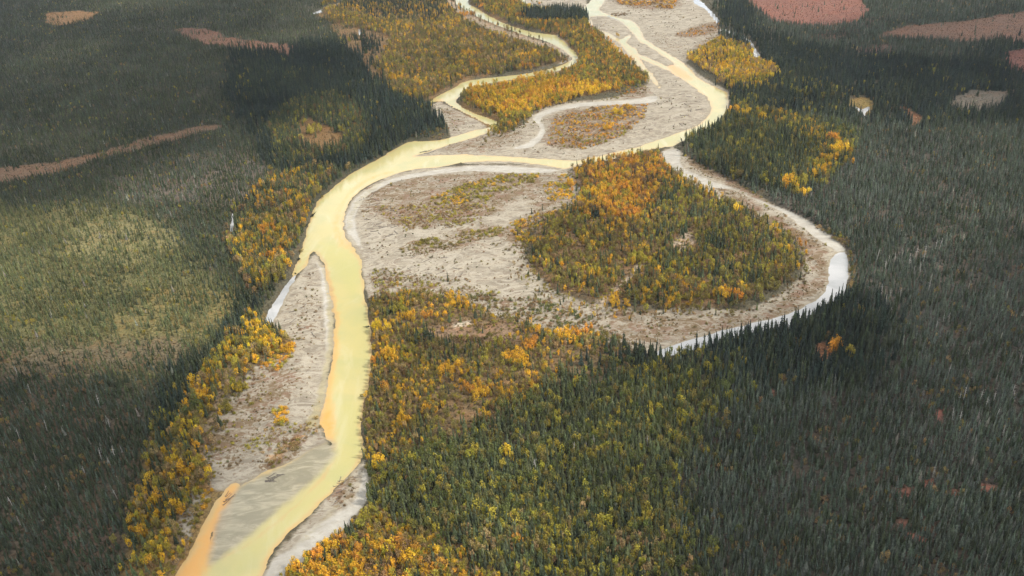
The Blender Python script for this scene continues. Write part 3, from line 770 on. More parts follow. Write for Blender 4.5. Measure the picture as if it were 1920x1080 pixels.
# willow scrub on the bars: outline, density, tints
SCRUB = [
 ([(500,862),(560,805),(606,772),(612,792),(570,832),(515,884)], .35, ['bro','oli','tan']),
 ([(765,395),(860,350),(960,328),(1010,328),(1000,345),(930,365),(900,395),(800,420)], .55, ['yg','oli','yg','gold']),
 ([(700,390),(800,385),(930,390),(900,425),(760,435)], .36, ['bro','yg','tan']),
 ([(745,470),(800,450),(900,435),(960,425),(930,445),(820,475),(760,482)], .5, ['yg','oli','tan']),
 ([(950,420),(1030,398),(1085,392),(1090,430),(1030,480),(1010,520),(980,490),(965,450)], .55, ['gold','yg','bro','ora']),
 ([(1020,350),(1060,325),(1075,345),(1070,375),(1030,380)], .5, ['gold','yg']),
 ([(695,500),(800,515),(930,540),(960,590),(880,590),(700,566)], .34, ['bro','oli','yg']),
 ([(760,470),(1000,460),(1050,560),(780,530)], .022, ['oli','bro','oli']),
 ([(880,555),(1000,560),(1120,595),(1190,650),(1080,645),(960,612)], .36, ['oli','bro','gre']),
 ([(1020,275),(1040,222),(1120,202),(1215,198),(1208,222),(1170,255),(1100,282)], .42, ['gold','ora','bro','yg']),
 ([(1155,2),(1270,2),(1262,18),(1165,10)], .7, ['ora','bro','gold']),
 ([(1265,65),(1345,42),(1352,60),(1290,72)], .35, ['ora','bro']),
 ([(1130,30),(1180,22),(1175,30),(1140,32)], .6, ['bro']),
 ([(1180,150),(1212,150),(1210,175),(1150,182)], .35, ['ora','bro','yg']),
 ([(510,770),(535,765),(542,800),(515,808)], .6, ['gold','yg']),
 ([(500,660),(552,640),(556,660),(520,700),(485,700)], .6, ['gold','ora','yg']),
 ([(420,700),(520,690),(500,760),(430,850),(385,900),(390,830)], .12, ['bro','yg','tan']),
 ([(450,840),(540,790),(560,800),(470,870)], .22, ['oli','yg','tan']),
 ([(1140,585),(1300,590),(1400,592),(1500,535),(1520,560),(1400,620),(1230,650)], .10, ['bro','tan','oli']),
 ([(625,905),(672,890),(662,930),(622,955)], .08, ['oli','bro']),
 ([(1340,345),(1400,375),(1470,410),(1520,450),(1500,460),(1420,415)], .10, ['bro','tan']),
 ([(1480,395),(1530,425),(1580,460),(1598,500),(1592,560),(1602,500),(1580,450)], .8, ['yg','tan','oli']),
 ([(380,880),(400,930),(340,1080),(300,1085),(345,990)], .55, ['yg','oli','gold','tan']),
 ([(345,925),(385,918),(365,985),(330,1060)], .1, ['oli','tan']),
 ([(800,225),(845,245),(835,262),(760,262)], .3, ['bro','oli']),
]
# bright or dark clumps: (u, v, radius in m, tint)
HOT = [(870,30,14,'ora'),(845,45,12,'gold'),(900,12,10,'ora'),(770,52,10,'gold'),(880,105,16,'gold'),(885,128,9,'ora'),(745,150,14,'gold'),(855,132,12,'yg'),(1000,105,12,'gold'),(990,127,10,'ora'),
 (1015,145,9,'gold'),(960,180,16,'yel'),(900,175,14,'gold'),(1010,175,14,'gold'),(1060,165,12,'ora'),(1110,178,10,'yel'),(1180,110,10,'ora'),(1165,95,10,'gold'),(1150,65,10,'gold'),(1120,112,6,'blu'),(1060,30,8,'blu'),
 (1160,212,9,'yel'),(1140,240,8,'gold'),(1180,205,7,'gold'),(1355,125,10,'gold'),(1370,118,9,'yel'),(1400,130,12,'gold'),(1390,220,9,'yel'),(1375,215,6,'gold'),(1425,228,6,'gold'),(1570,290,11,'yel'),(1555,305,9,'gold'),(1562,270,7,'ora'),(1545,325,8,'gold'),(1480,355,7,'gold'),(1505,370,6,'yel'),
 (1185,312,10,'ora'),(1150,345,12,'ora'),(1175,360,12,'ora'),(1120,365,9,'gold'),(1200,372,9,'ora'),(1110,395,7,'gold'),(1190,405,10,'ora'),(1160,410,7,'ora'),(1220,330,7,'ora'),(1250,380,9,'spr'),(1090,385,6,'gold'),(1075,345,6,'gold'),(1060,415,5,'gold'),(1090,420,5,'yg'),(1340,465,10,'spr'),(1380,400,6,'yel'),(1500,460,5,'ora'),(1470,475,6,'gold'),(1360,560,8,'gold'),(1375,572,4,'spr'),(1380,562,5,'ora'),(1150,570,6,'gold'),(1200,495,10,'yg'),(1120,520,8,'yg'),
 (1104,617,3.5,'ora'),(990,655,6,'ora'),(1000,650,4,'ora'),(970,680,9,'gold'),(1060,635,9,'gold'),(1080,630,6,'ora'),(870,572,9,'gold'),(850,562,6,'gold'),(800,600,4,'ora'),(730,675,8,'gold'),(705,680,5,'ora'),(720,620,9,'yel'),(745,590,7,'yg'),(765,605,8,'gold'),(850,700,8,'gold'),(725,738,4,'ora'),(900,745,8,'gold'),(880,735,6,'ora'),(710,880,4,'yel'),(760,800,8,'gold'),(800,640,9,'spr'),(760,590,6,'yg'),
 (325,880,4,'yel'),(340,890,4,'gold'),(310,860,3.5,'yel'),(355,900,4,'gold'),(375,880,4,'yg'),(300,915,3.5,'yg'),(370,820,3.5,'yg'),(375,770,5,'gre'),(362,785,5,'gre'),(385,750,4,'gold'),(400,760,3,'yel'),(365,730,3.5,'gold'),(490,635,6,'yel'),(485,615,4,'yel'),(470,650,5,'yg'),(505,650,5,'yel'),(540,660,6,'gold'),(440,690,5,'yg'),(450,730,6,'yg'),(430,770,5,'yg'),(285,985,4,'gold'),(275,1010,3.5,'gold'),(290,960,3,'yel'),(300,950,3,'gold'),(320,1005,3,'gold'),(255,1010,2.5,'gold'),
 (590,250,10,'yg'),(460,460,6,'gold'),(500,440,9,'ora'),(510,490,8,'ora'),(470,510,6,'gold'),(540,500,5,'gold'),(525,480,5,'ora'),(440,480,3,'gold'),(545,370,4,'ora'),(470,405,4,'spr'),
 (785,1058,3,'yel'),(820,1052,3,'gold'),(840,1060,3,'yg'),(730,1045,3.5,'yel'),(640,1028,2.5,'ora'),(680,1050,4,'ora'),(600,1060,5,'ora'),(560,1075,5,'gold'),(680,985,6,'yg'),(700,1040,3,'gold'),(765,1065,3,'gold'),(1290,960,2,'yg'),(1310,1000,2,'oli'),(1660,1060,3,'tan'),(1400,790,2,'tan'),(1570,780,2,'oli'),(1540,1000,2,'yg'),(1105,385,4,'blu'),(1120,410,4,'blu'),(1133,435,4,'blu'),(1140,460,3,'blu'),(950,860,3,'yel'),(890,865,5,'yg'),(910,980,6,'yg'),(975,1030,2.5,'ora'),(1130,1000,6,'yg'),(1560,670,4,'ora'),(1590,680,3,'yg')]

def poisson_like(y0, y1, base, smax=.78):
    pts = []
    y = y0
    while y < y1:
        sp = base * (max(y, 300) / 350.0) ** .42
        xs = np.arange(-smax * (y + 150), smax * (y + 150), sp)
        pts.append(np.stack([xs + RNG.uniform(-.48, .48, len(xs)) * sp, y + RNG.uniform(-.5, .5, len(xs)) * sp], 1))
        y += sp
    return np.concatenate(pts)

PT = poisson_like(205, 2250, 2.05)
X, Y = PT[:, 0], PT[:, 1]
WB = PT + 8.0 * np.stack([fbm(X, Y, 14, 71) - .5, fbm(X, Y, 14, 81) - .5], 1) + 22.0 * np.stack([fbm(X, Y, 55, 72) - .5, fbm(X, Y, 55, 82) - .5], 1)
WB = WB + RNG.normal(0, 3.2, WB.shape)
zone = np.full(len(PT), -1)
for zi, zz in enumerate(ZONES):
    pw = world(zz[0])
    j = inside(WB + RNG.normal(0, 10, WB.shape) if zi in (1, 2, 3, 4, 8, 9, 10, 14, 15, 16) else (WB + RNG.normal(0, 8.0, WB.shape) if zi in (23, 24, 25, 26, 27) else WB), pw)
    zone[j] = zi
g_ = sample(sG, X, Y); w_ = sample(wet, X, Y); s_ = sample(sS, X, Y)
zone[(w_ > -1.2) | (s_ > -.5)] = -1
core = zone >= 17                       # the traced autumn woods reach over the bar edge
zone[(g_ > 2.0) & ~core] = -1
zone[(g_ > 5.0) & (RNG.random(len(PT)) < np.where(zone == 33, .1, .7))] = -1
fl_r = sample(floor[:, 0], X, Y)
gaps = fbm(X, Y, 30, 91)
keep = np.zeros(len(PT), bool); kind = np.zeros(len(PT), int); hgt = np.zeros(len(PT)); tint = np.zeros((len(PT), 3))
n1, n2, u1, u2 = fbm(X, Y, 28, 101), fbm(X, Y, 11, 111), RNG.random(len(PT)), RNG.random(len(PT))
def stretch(v):
    return np.clip((v - .5) * 2.1 + .5, 0, .999)
for zi, (_, shr, den, hs, hb, ts, tb) in enumerate(ZONES):
    m = np.nonzero(zone == zi)[0]
    if not len(m):
        continue
    open_ = np.clip((fl_r[m] - .10) / .02, 0, 1) * (zi < 17) * np.where(X[m] < -150, np.where(Y[m] < 900, .45, 1.0), 1.0)
    clump = np.clip(.5 + 1.3 * (gaps[m] - .22), .35, 1.15) if zi not in (23, 25, 26) else np.clip((2.6 if zi != 26 else 2.2) * (gaps[m] - (.18 if zi != 26 else .08)), .2, 1.1)
    keep[m] = RNG.random(len(m)) < den * clump * (1 - np.where(X[m] > 150, .985, np.clip(1.6 * (1.1 - gaps[m]), .5, .95)) * open_)
    sl = stretch(.65 * n2[m] + .35 * u1[m])
    isb = sl > shr + (1 - shr) * .0 if shr > .9 else stretch(.5 * n2[m] + .5 * u1[m]) > shr
    kind[m] = isb
    a, b_ = (hs, hb)
    hgt[m] = np.where(isb, b_[0] + (b_[1] - b_[0]) * RNG.random(len(m)), a[0] + (a[1] - a[0]) * RNG.random(len(m)) ** 1.2)
    si = (stretch(.6 * n1[m] + .4 * u2[m]) * len(ts)).astype(int)
    bi = (stretch(.5 * n1[m] + .5 * u2[m]) * len(tb)).astype(int)
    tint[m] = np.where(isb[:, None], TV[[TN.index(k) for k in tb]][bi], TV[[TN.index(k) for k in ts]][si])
for poly, _, _ in CLEAR:
    m = inside(PT, world(poly)) & (RNG.random(len(PT)) < .93)
    keep[m] = False
# weathered, half-dead spruces
ud = RNG.random(len(PT))
east = (X > 150) & np.isin(zone, (7, 8)) & (ud < np.where(zone == 8, .022, .005))
west = np.isin(zone, (0, 1, 2, 3)) & (ud < .008)
tint[east | west] = np.array([.19, .185, .155])
for u, v, rad, tn in HOT:
    c = world([(u, v + 4)])[0]
    d = np.hypot(X - c[0], (Y - c[1])) / (rad * (.75 + .5 * n2))
    m = (d < 1) & (w_ < -1.0) & (RNG.random(len(PT)) < np.clip(1.05 - d, 0, 1) ** .7 * (.9 if rad > 2.6 else .6))
    if tn in ('spr', 'blu'):
        kind[m] = 0; hgt[m] = np.maximum(hgt[m], 9 + 3 * u1[m])
    else:
        kind[m] = 1; hgt[m] = np.where(hgt[m] < 5.5, 5.5 + 3 * u1[m], hgt[m])
    keep[m] = True
    tint[m] = T[tn]
trees = dict(P=PT[keep], kind=kind[keep], h=hgt[keep], tint=tint[keep])
# scrub
SP = poisson_like(280, 2100, 1.7, .62)
sw = WS = SP + 6.0 * np.stack([fbm(SP[:, 0], SP[:, 1], 12, 73) - .5, fbm(SP[:, 0], SP[:, 1], 12, 83) - .5], 1)
sk = np.zeros(len(SP), bool); st = np.zeros((len(SP), 3)); sh = np.zeros(len(SP))
cl = fbm(SP[:, 0], SP[:, 1] * 2.2, 14, 121)
for poly, den, ts in SCRUB:
    m = np.nonzero(inside(WS, world(poly)))[0]
    sk[m] |= RNG.random(len(m)) < den * np.clip(4.6 * (cl[m] - .27), .06, 3.0)
    bi = (stretch(.6 * fbm(SP[m, 0], SP[m, 1], 20, 131) + .4 * RNG.random(len(m))) * len(ts)).astype(int)
    st[m] = TV[[TN.index(k) for k in ts]][bi]
    sh[m] = RNG.uniform(1.0, 3.0, len(m)) * (.62 + .75 * min(den, .8))
# scattered dark bushes all over the dry bars
m = np.nonzero((sample(sG, SP[:, 0], SP[:, 1]) > 1) & (sample(sS, SP[:, 0], SP[:, 1]) < -1) & (sample(wet, SP[:, 0], SP[:, 1]) < -9) & ~sk & (RNG.random(len(SP)) < .11 * np.clip(4 * (fbm(SP[:, 0] * .5, SP[:, 1] * 1.6, 13, 141) - .42), 0, 1.6)))[0]
sk[m] = True; sh[m] = RNG.uniform(.5, 1.5, len(m))
st[m] = TV[[TN.index(k) for k in ('oli', 'bro', 'gre', 'bro')]][RNG.integers(0, 4, len(m))] * .7
# low dead herbs and dwarf willow where the bars have greened over
ab = sample(aB, SP[:, 0], SP[:, 1]) * (sample(sG, SP[:, 0], SP[:, 1]) > 0) * (sample(sS, SP[:, 0], SP[:, 1]) < -.5)
m = np.nonzero(~sk & (RNG.random(len(SP)) < .55 * ab * np.clip(4.0 * (fbm(SP[:, 0] * .7, SP[:, 1] * 1.4, 9, 161) - .36), 0, 1)))[0]
sk[m] = True; sh[m] = RNG.uniform(.35, 1.15, len(m))
st[m] = TV[[TN.index(k) for k in ('bro', 'tan', 'oli', 'bro')]][RNG.integers(0, 4, len(m))] * RNG.uniform(.55, 1.0, (len(m), 1))
# scrub creeping out from the wood's edge on to the gravel
sg_ = sample(sG, SP[:, 0], SP[:, 1])
m = np.nonzero(~sk & (sg_ > 0) & (sample(wet, SP[:, 0], SP[:, 1]) < -13) & (sample(sS, SP[:, 0], SP[:, 1]) < -1) & (RNG.random(len(SP)) < .55 * np.exp(-np.clip(sg_, 0, 60) / 6.0)))[0]
sk[m] = True; sh[m] = RNG.uniform(.7, 2.4, len(m))
st[m] = TV[[TN.index(k) for k in ('bro', 'tan', 'oli', 'yg', 'oli')]][RNG.integers(0, 5, len(m))] * RNG.uniform(.6, 1.0, (len(m), 1))
# understorey in the autumn woods
under = inside(WS, world(ZONES[26][0])) | inside(WS, world(ZONES[23][0])) | inside(WS, world(ZONES[28][0])) | inside(WS, world(ZONES[30][0]))
m = np.nonzero(under & (RNG.random(len(SP)) < .30))[0]
sk[m] = True; sh[m] = RNG.uniform(1.0, 2.4, len(m))
st[m] = TV[[TN.index(k) for k in ('bro', 'oli', 'tan', 'yg')]][RNG.integers(0, 4, len(m))]
sk &= sample(wet, SP[:, 0], SP[:, 1]) < -1.0
trees = {k: np.concatenate([trees[k], v]) for k, v in dict(P=SP[sk], kind=np.full(sk.sum(), 2), h=sh[sk], tint=st[sk]).items()}
ug = (sample(sG, SP[:, 0], SP[:, 1]) < -2) & ~sk & (sample(wet, SP[:, 0], SP[:, 1]) < -2) & (RNG.random(len(SP)) < .42)
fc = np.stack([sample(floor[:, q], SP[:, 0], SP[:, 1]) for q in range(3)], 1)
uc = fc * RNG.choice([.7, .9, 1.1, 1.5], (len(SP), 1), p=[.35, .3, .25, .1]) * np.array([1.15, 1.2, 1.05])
lich = RNG.random(len(SP)) < .035
uc[lich] = np.array([.36, .34, .24]) * RNG.uniform(.6, 1.1, (lich.sum(), 1))
trees = {k: np.concatenate([trees[k], v]) for k, v in dict(P=SP[ug], kind=np.full(ug.sum(), 3), h=RNG.uniform(.45, 1.3, ug.sum()), tint=uc[ug]).items()}
NT = len(trees['h'])
tz = sample(Z, trees['P'][:, 0], trees['P'][:, 1]) - .05
trees['z'] = tz
trees['tint'][np.isin(trees['kind'], (1, 2))] *= 1.08
trees['tint'] = trees['tint'] * (.62 + .76 * fbm(trees['P'][:, 0], trees['P'][:, 1], 46, 151))[:, None] * RNG.uniform(.75, 1.25, (NT, 1)) * RNG.uniform(.93, 1.07, (NT, 3))
trees['rot'] = RNG.uniform(0, 6.283, NT)
trees['var'] = RNG.integers(0, 70, NT)
wide = np.where(trees['kind'] == 0, RNG.uniform(.8, 1.35, NT), RNG.uniform(.72, 1.10, NT))
trees['wide'] = np.where(trees['kind'] >= 2, wide * 1.15, wide)
uu, vv, dep = project(np.concatenate([trees['P'], (tz + .4 * trees['h'])[:, None]], 1))
app = trees['h'] / dep
inframe = (uu > 4) & (uu < 1916) & (vv > 4) & (vv < 1072)
single = np.zeros(NT, bool)
for k in range(3):
    c = np.nonzero(inframe & (trees['kind'] == k))[0]
    single[c[np.argsort(-app[c])[:300]]] = True
print("TREES", NT, [int((trees['kind'] == k).sum()) for k in range(4)], file=open('/tmp/trees.txt', 'w'))

# ------------------------------------------------------------------ the masses
def mass(name, label, cat_, sel, whole):
    hidden = bpy.data.collections.new(name + "_kinds")
    for k, me in enumerate(whole):
        hidden.objects.link(bpy.data.objects.new(name + "_kind", me))
    ii = np.nonzero(sel)[0]
    me = bpy.data.meshes.new(name)
    me.vertices.add(len(ii))
    P = np.concatenate([trees['P'][ii], trees['z'][ii][:, None]], 1)
    me.vertices.foreach_set("co", P.astype(np.float32).ravel())
    h = trees['h'][ii]; wd = h * trees['wide'][ii]
    def put(n, ty, f, a):
        me.attributes.new(n, ty, 'POINT').data.foreach_set(f, a)
    put("tint", 'FLOAT_VECTOR', "vector", trees['tint'][ii].astype(np.float32).ravel())
    put("size", 'FLOAT_VECTOR', "vector", np.stack([wd, wd, h], 1).astype(np.float32).ravel())
    tilt = RNG.normal(0, .045, (len(ii), 2))
    put("turn", 'FLOAT_VECTOR', "vector", np.concatenate([tilt, trees['rot'][ii][:, None]], 1).astype(np.float32).ravel())
    put("pick", 'INT', "value", (trees['var'][ii] % len(whole)).astype(np.int32))
    o = link(name, me, kind="stuff", label=label, category=cat_)
    ng = bpy.data.node_groups.new(name, 'GeometryNodeTree')
    ng.interface.new_socket("Geometry", in_out='INPUT', socket_type='NodeSocketGeometry')
    ng.interface.new_socket("Geometry", in_out='OUTPUT', socket_type='NodeSocketGeometry')
    gi, go = ng.nodes.new("NodeGroupInput"), ng.nodes.new("NodeGroupOutput")
    ci = ng.nodes.new("GeometryNodeCollectionInfo")
    ci.inputs[0].default_value = hidden
    ci.inputs["Separate Children"].default_value = True
    ci.inputs["Reset Children"].default_value = True
    ip = ng.nodes.new("GeometryNodeInstanceOnPoints")
    ip.inputs["Pick Instance"].default_value = True
    def na(n, ty):
        q = ng.nodes.new("GeometryNodeInputNamedAttribute")
        q.data_type = ty
        q.inputs[0].default_value = n
        return q.outputs[0]
    er = ng.nodes.new("FunctionNodeEulerToRotation")
    L = ng.links.new
    L(na("turn", 'FLOAT_VECTOR'), er.inputs[0])
    L(gi.outputs[0], ip.inputs["Points"]); L(ci.outputs[0], ip.inputs["Instance"])
    L(na("pick", 'INT'), ip.inputs["Instance Index"])
    L(er.outputs[0], ip.inputs["Rotation"]); L(na("size", 'FLOAT_VECTOR'), ip.inputs["Scale"])
    L(ip.outputs[0], go.inputs[0])
    o.modifiers.new("growth", 'NODES').node_group = ng
    return o
for k, (nm, lb, ct) in enumerate((("spruce_forest", "dark spruce forest covering both sides of the valley", "forest"),
                                 ("autumn_woodland", "gold, orange and olive broadleaf woodland along the river", "woodland"),
                                 ("willow_scrub", "low brown and olive willow scrub on the gravel bars", "scrub"),
                                 ("undergrowth", "low heath and lichen hummocks covering the forest floor", "undergrowth"))):
    mass(nm, lb, ct, (trees['kind'] == k) & ~single, SETS[min(k, 2)][2])

# ------------------------------------------------------------------ single things
ITEMS = []       # (root, words before the place, place, u) -> labels are written at the end
def project1(p):
    u, v, d = project(np.array([p], float))
    return float(u[0]), float(v[0])
def hit(u, v, poly):
    return bool(inside(np.array([[u, v]], float), np.asarray(poly, float))[0])
PLACES = [
 ([(1150,600),(1320,600),(1320,780),(1150,780)], "in the dark stand at the oxbow's end"),
 ([(1320,590),(1400,590),(1400,780),(1320,780)], "in the dark stand under the oxbow's tail"),
 ([(1400,580),(1480,580),(1480,760),(1400,760)], "in the dark stand below the silver channel"),
 ([(1480,560),(1560,560),(1560,760),(1480,760)], "in the dark stand below the white pond"),
 ([(1560,500),(1700,500),(1700,760),(1560,760)], "in the dark stand right of the pond"),
 ([(180,1010),(345,1010),(330,1100),(180,1100)], "on the bottom edge beside the orange shallows"),
 ([(200,930),(400,930),(400,1010),(200,1010)], "on the left bank above the orange shallows"),
 ([(250,830),(420,830),(420,930),(250,930)], "at the elbow of the left bank"),
 ([(300,600),(600,600),(600,830),(300,830)], "on the left bank beside the pale bar"),
 ([(520,1035),(690,1035),(690,1100),(500,1100)], "in the bright grove on the bottom edge"),
 ([(690,1035),(960,1035),(960,1100),(690,1100)], "in the thicket edge at bottom centre"),
 ([(560,940),(760,940),(900,1035),(560,1035)], "in the thicket below the grey spit"),
 ([(640,850),(800,850),(800,960),(640,960)], "beside the tip of the grey spit"),
 ([(800,840),(1000,840),(1000,940),(800,940)], "inside the mixed forest right of the spit"),
 ([(760,940),(900,940),(960,1035),(860,1035)], "in mixed forest just above the thicket"),
 ([(900,940),(1100,940),(1100,1020),(900,1020)], "in mixed forest above bottom centre"),
 ([(960,1020),(1100,1020),(1100,1100),(960,1100)], "on the bottom edge right of centre"),
 ([(1100,940),(1280,940),(1280,1020),(1100,1020)], "in mixed forest below the dark stand"),
 ([(1100,1020),(1280,1020),(1280,1100),(1100,1100)], "on the bottom edge of the mixed forest"),
 ([(1280,1020),(1450,1020),(1450,1100),(1280,1100)], "on the bottom edge where mixed forest ends"),
 ([(1280,900),(1500,900),(1500,1020),(1280,1020)], "where mixed forest meets grey spruces"),
 ([(1450,1020),(1620,1020),(1620,1100),(1450,1100)], "on the bottom edge of the grey forest"),
 ([(1620,1020),(1780,1020),(1780,1100),(1620,1100)], "near the lower right corner"),
 ([(1780,1000),(1930,1000),(1930,1100),(1780,1100)], "in the lower right corner"),
 ([(1500,880),(1930,880),(1930,1030),(1500,1030)], "among red openings in the right forest"),
 ([(-20,1020),(90,1020),(90,1100),(-20,1100)], "in the lower left corner"),
 ([(90,1020),(180,1020),(180,1100),(90,1100)], "on the bottom edge of the left forest"),
 ([(-20,850),(260,850),(260,1020),(-20,1020)], "in the open left forest near the corner"),
 ([(440,880),(700,880),(700,1035),(440,1035)], "on the grey spit by the river"),
 ([(640,760),(900,760),(900,850),(640,850)], "in autumn woods on the right bank"),
 ([(400,560),(640,560),(640,880),(400,880)], "on the pale left bar"),
 ([(640,330),(1060,330),(1060,640),(640,640)], "on the wide central bar"),
]
def place_of(u, v):
    for poly, words_ in PLACES:
        if hit(u, v, poly):
            return words_
    if u < 330:
        return "in the left forest"
    return "in the woods right of the river" if u < 1250 else "in the right forest"
def hue(t):
    r_, g_, b_ = t
    if r_ > .35:
        return "orange" if g_ / r_ < .5 else ("golden" if g_ / r_ < .64 else "bright yellow")
    if r_ > 1.5 * g_ or (r_ > .13 and g_ / r_ < .76):
        return "rusty brown" if r_ < .24 else "tan"
    if r_ > g_:
        return "yellow-green" if r_ > .23 else "olive"
    return "green"
def spruce_hue(t):
    r_, g_, b_ = t
    if r_ > .17:
        return "pale weathered"
    if b_ / g_ > .78:
        return "grey" if g_ > .06 else "blue-dark"
    return "mossy green" if g_ > .078 else "dark green"
GROUPS = ("spruces nearest the camera", "broadleaf trees nearest the camera", "willow bushes nearest the camera")
med = [np.median(trees['h'][single & (trees['kind'] == k)]) for k in range(3)]
for i in np.nonzero(single)[0]:
    k = int(trees['kind'][i]); v = int(trees['var'][i]) % len(SETS[k][0])
    h = float(trees['h'][i]); wd = h * float(trees['wide'][i])
    loc = (*map(float, trees['P'][i]), float(trees['z'][i]))
    tn = [float(q) for q in trees['tint'][i]]
    name = ("spruce_tree", "poplar_tree", "willow_shrub")[k]
    if k == 2:
        root = bpy.data.objects.new(name, SETS[k][2][v]); root["tint"] = tn
    else:
        root = bpy.data.objects.new(name, None); root.empty_display_size = .1
    COL.objects.link(root)
    root.location, root.rotation_euler, root.scale = loc, (0, 0, float(trees['rot'][i])), (wd, wd, h)
    root["category"], root["group"] = ("spruce", "broadleaf tree", "shrub")[k], GROUPS[k]
    if k < 2:
        for nm, me in (("crown", SETS[k][0][v]), ("trunk", SETS[k][1][v])):
            c = bpy.data.objects.new(nm, me); COL.objects.link(c); c.parent = root
            if nm == "crown":
                c["tint"] = tn
    size = "tall" if h > med[k] * 1.07 else ("short" if h < med[k] * .93 else "mid-sized")
    girth = ("slender", "full")[float(trees['wide'][i]) > 1.06]
    u_, v_ = project1((loc[0], loc[1], loc[2] + h * .5))
    what = (f"{size} {girth} {spruce_hue(tn)} spruce", f"{size} {girth} {hue(tn)} tree", f"{size} {girth} {hue(tn)} bush")[k]
    ITEMS.append((root, what, place_of(u_, v_), u_))

# trees undercut by the river and leaning out over it
SWEEP = [((583,407),(599,400),0,8),((572,427),(586,423),0,7),((564,470),(572,482),1,6),((560,486),(570,496),0,6),((602,370),(613,378),1,7),
         ((1313,256),(1303,242),0,15),((1282,279),(1271,267),0,13),((1276,282),(1262,285),0,9),((688,740),(677,746),1,6),((692,612),(684,616),0,6),((553,512),(560,520),0,6),((683,795),(675,792),1,5)]
for (bu, bv), (tu, tv), k, h in SWEEP:
    b_, t_ = world([(bu, bv)])[0], world([(tu, tv)])[0]
    d = t_ - b_
    az = math.atan2(d[1], d[0])
    root = bpy.data.objects.new("leaning_tree", None); COL.objects.link(root)
    root.location = (b_[0], b_[1], float(sample(Z, b_[:1], b_[1:])[0]))
    root.rotation_euler = (0, math.radians(66), az)
    wd = h * .95
    root.scale = (wd, wd, h)
    v = (bu + bv) % 7
    for nm, me in (("crown", SETS[k][0][v]), ("trunk", SETS[k][1][v])):
        c = bpy.data.objects.new(nm, me); COL.objects.link(c); c.parent = root
        if nm == "crown":
            c["tint"] = [.05, .055, .035] if k == 0 else [.2, .165, .05]
    root["category"], root["group"] = "leaning tree", "trees leaning over the river"
    pl = "off the left bank above the pale bar" if bu < 660 else ("from the wooded right bank" if bu < 800 else "beside the oxbow mouth")
    ITEMS.append((root, ("dark spruce" if k == 0 else "olive tree") + " leaning over the yellow water", pl, bu))

# driftwood
def log_mesh(seed):
    rs = np.random.default_rng(seed)
    v, f = trunk_np(1.0, .030, .014, rs.normal(0, .03), 4, 7)
    parts = [(v, f)]
    for q in range(2 + seed % 3):                     # broken limbs
        lv, lf = trunk_np(.14 + .12 * rs.random(), .011, .004, 0, 1, 5)
        a, z0 = rs.random() * 6.28, .4 + .5 * rs.random()
        tl = .9
        R = np.array([[math.cos(a) * math.cos(tl), -math.sin(a), math.cos(a) * math.sin(tl)],
                      [math.sin(a) * math.cos(tl), math.cos(a), math.sin(a) * math.sin(tl)], [-math.sin(tl), 0, math.cos(tl)]])
        parts.append((lv @ R.T + [0, 0, z0], lf))
    trunk = mesh_np("log_trunk", *cat(*parts), [M_DRIFT], None, True)
    parts = []
    for q in range(6):                                # root plate
        a = q * 1.05 + rs.random() * .4
        lv, lf = trunk_np(.11 + .05 * rs.random(), .018, .004, 0, 1, 5)
        tl = 1.9 + .3 * rs.random()
        R = np.array([[math.cos(a) * math.cos(tl), -math.sin(a), math.cos(a) * math.sin(tl)],
                      [math.sin(a) * math.cos(tl), math.cos(a), math.sin(a) * math.sin(tl)], [-math.sin(tl), 0, math.cos(tl)]])
        parts.append((lv @ R.T, lf))
    return trunk, mesh_np("log_roots", *cat(*parts), [M_DRIFT], None, True)
LOGS = [log_mesh(k) for k in range(5)]
lr = np.random.default_rng(77)
DRIFT = [([(665,375),(700,360),(760,395),(740,450),(680,450)], 34, "on the central bar inside the river bend", None, (4, 8)),
         ([(700,455),(800,470),(900,520),(720,530)], 14, "on the middle of the central bar", None, (4, 7)),
         ([(618,905),(668,892),(664,930),(622,955)], 11, "on the grey spit near the bottom", None, (3, 6)),
         ([(1225,180),(1310,170),(1322,215),(1250,245),(1190,262),(1180,240)], 18, "on the braided upper bar", None, (6, 10)),
         ([(525,590),(590,570),(600,650),(560,650)], 9, "on the pale left bar", None, (4, 7)),
         ([(488,896),(520,890),(522,902),(492,912)], 9, "heaped in the jam above the shoal", .35, (4, 7)),
         ([(420,930),(434,925),(430,945),(416,950)], 6, "heaped at the end of orange shallows", 1.0, (3, 6)),
         ([(786,286),(812,282),(812,288),(788,291)], 5, "on the point between two channels", .3, (6, 9)),
         ([(1268,279),(1276,278),(1276,284),(1268,285)], 3, "at the oxbow mouth", .2, (7, 10))]
for poly, cnt, pl, ang, (l0, l1) in DRIFT:
    pw = world(poly); lo, hi = pw.min(0), pw.max(0)
    got = 0
    while got < cnt:
        p = lo + (hi - lo) * lr.random(2)
        if not inside(p[None], pw)[0]:
            continue
        got += 1
        L = l0 + (l1 - l0) * lr.random()
        az = (lr.normal(.3, .75) if ang is None else lr.normal(ang, .4))
        root = bpy.data.objects.new("driftwood_log", None); COL.objects.link(root)
        z = float(sample(Z, p[:1], p[1:])[0])
        root.location = (p[0], p[1], max(z, -.05) + .035 * L * .6 + (.25 * lr.random() if ang is not None else 0))
        root.rotation_euler = (0, math.radians(88 + lr.normal(0, 1.5)), az)
        root.scale = (L * 1.25, L * 1.25, L)
        tm, rm = LOGS[int(lr.integers(0, 5))]
        for nm, me in (("trunk", tm), ("roots", rm)):
            c = bpy.data.objects.new(nm, me); COL.objects.link(c); c.parent = root
        root["category"], root["group"] = "driftwood log", "driftwood logs on the bars"
        u_, _ = project1((p[0], p[1], z))
        ITEMS.append((root, ("long" if L > l0 + .66 * (l1 - l0) else "short" if L < l0 + .33 * (l1 - l0) else "mid-length") + " dark driftwood log lying", pl, u_))

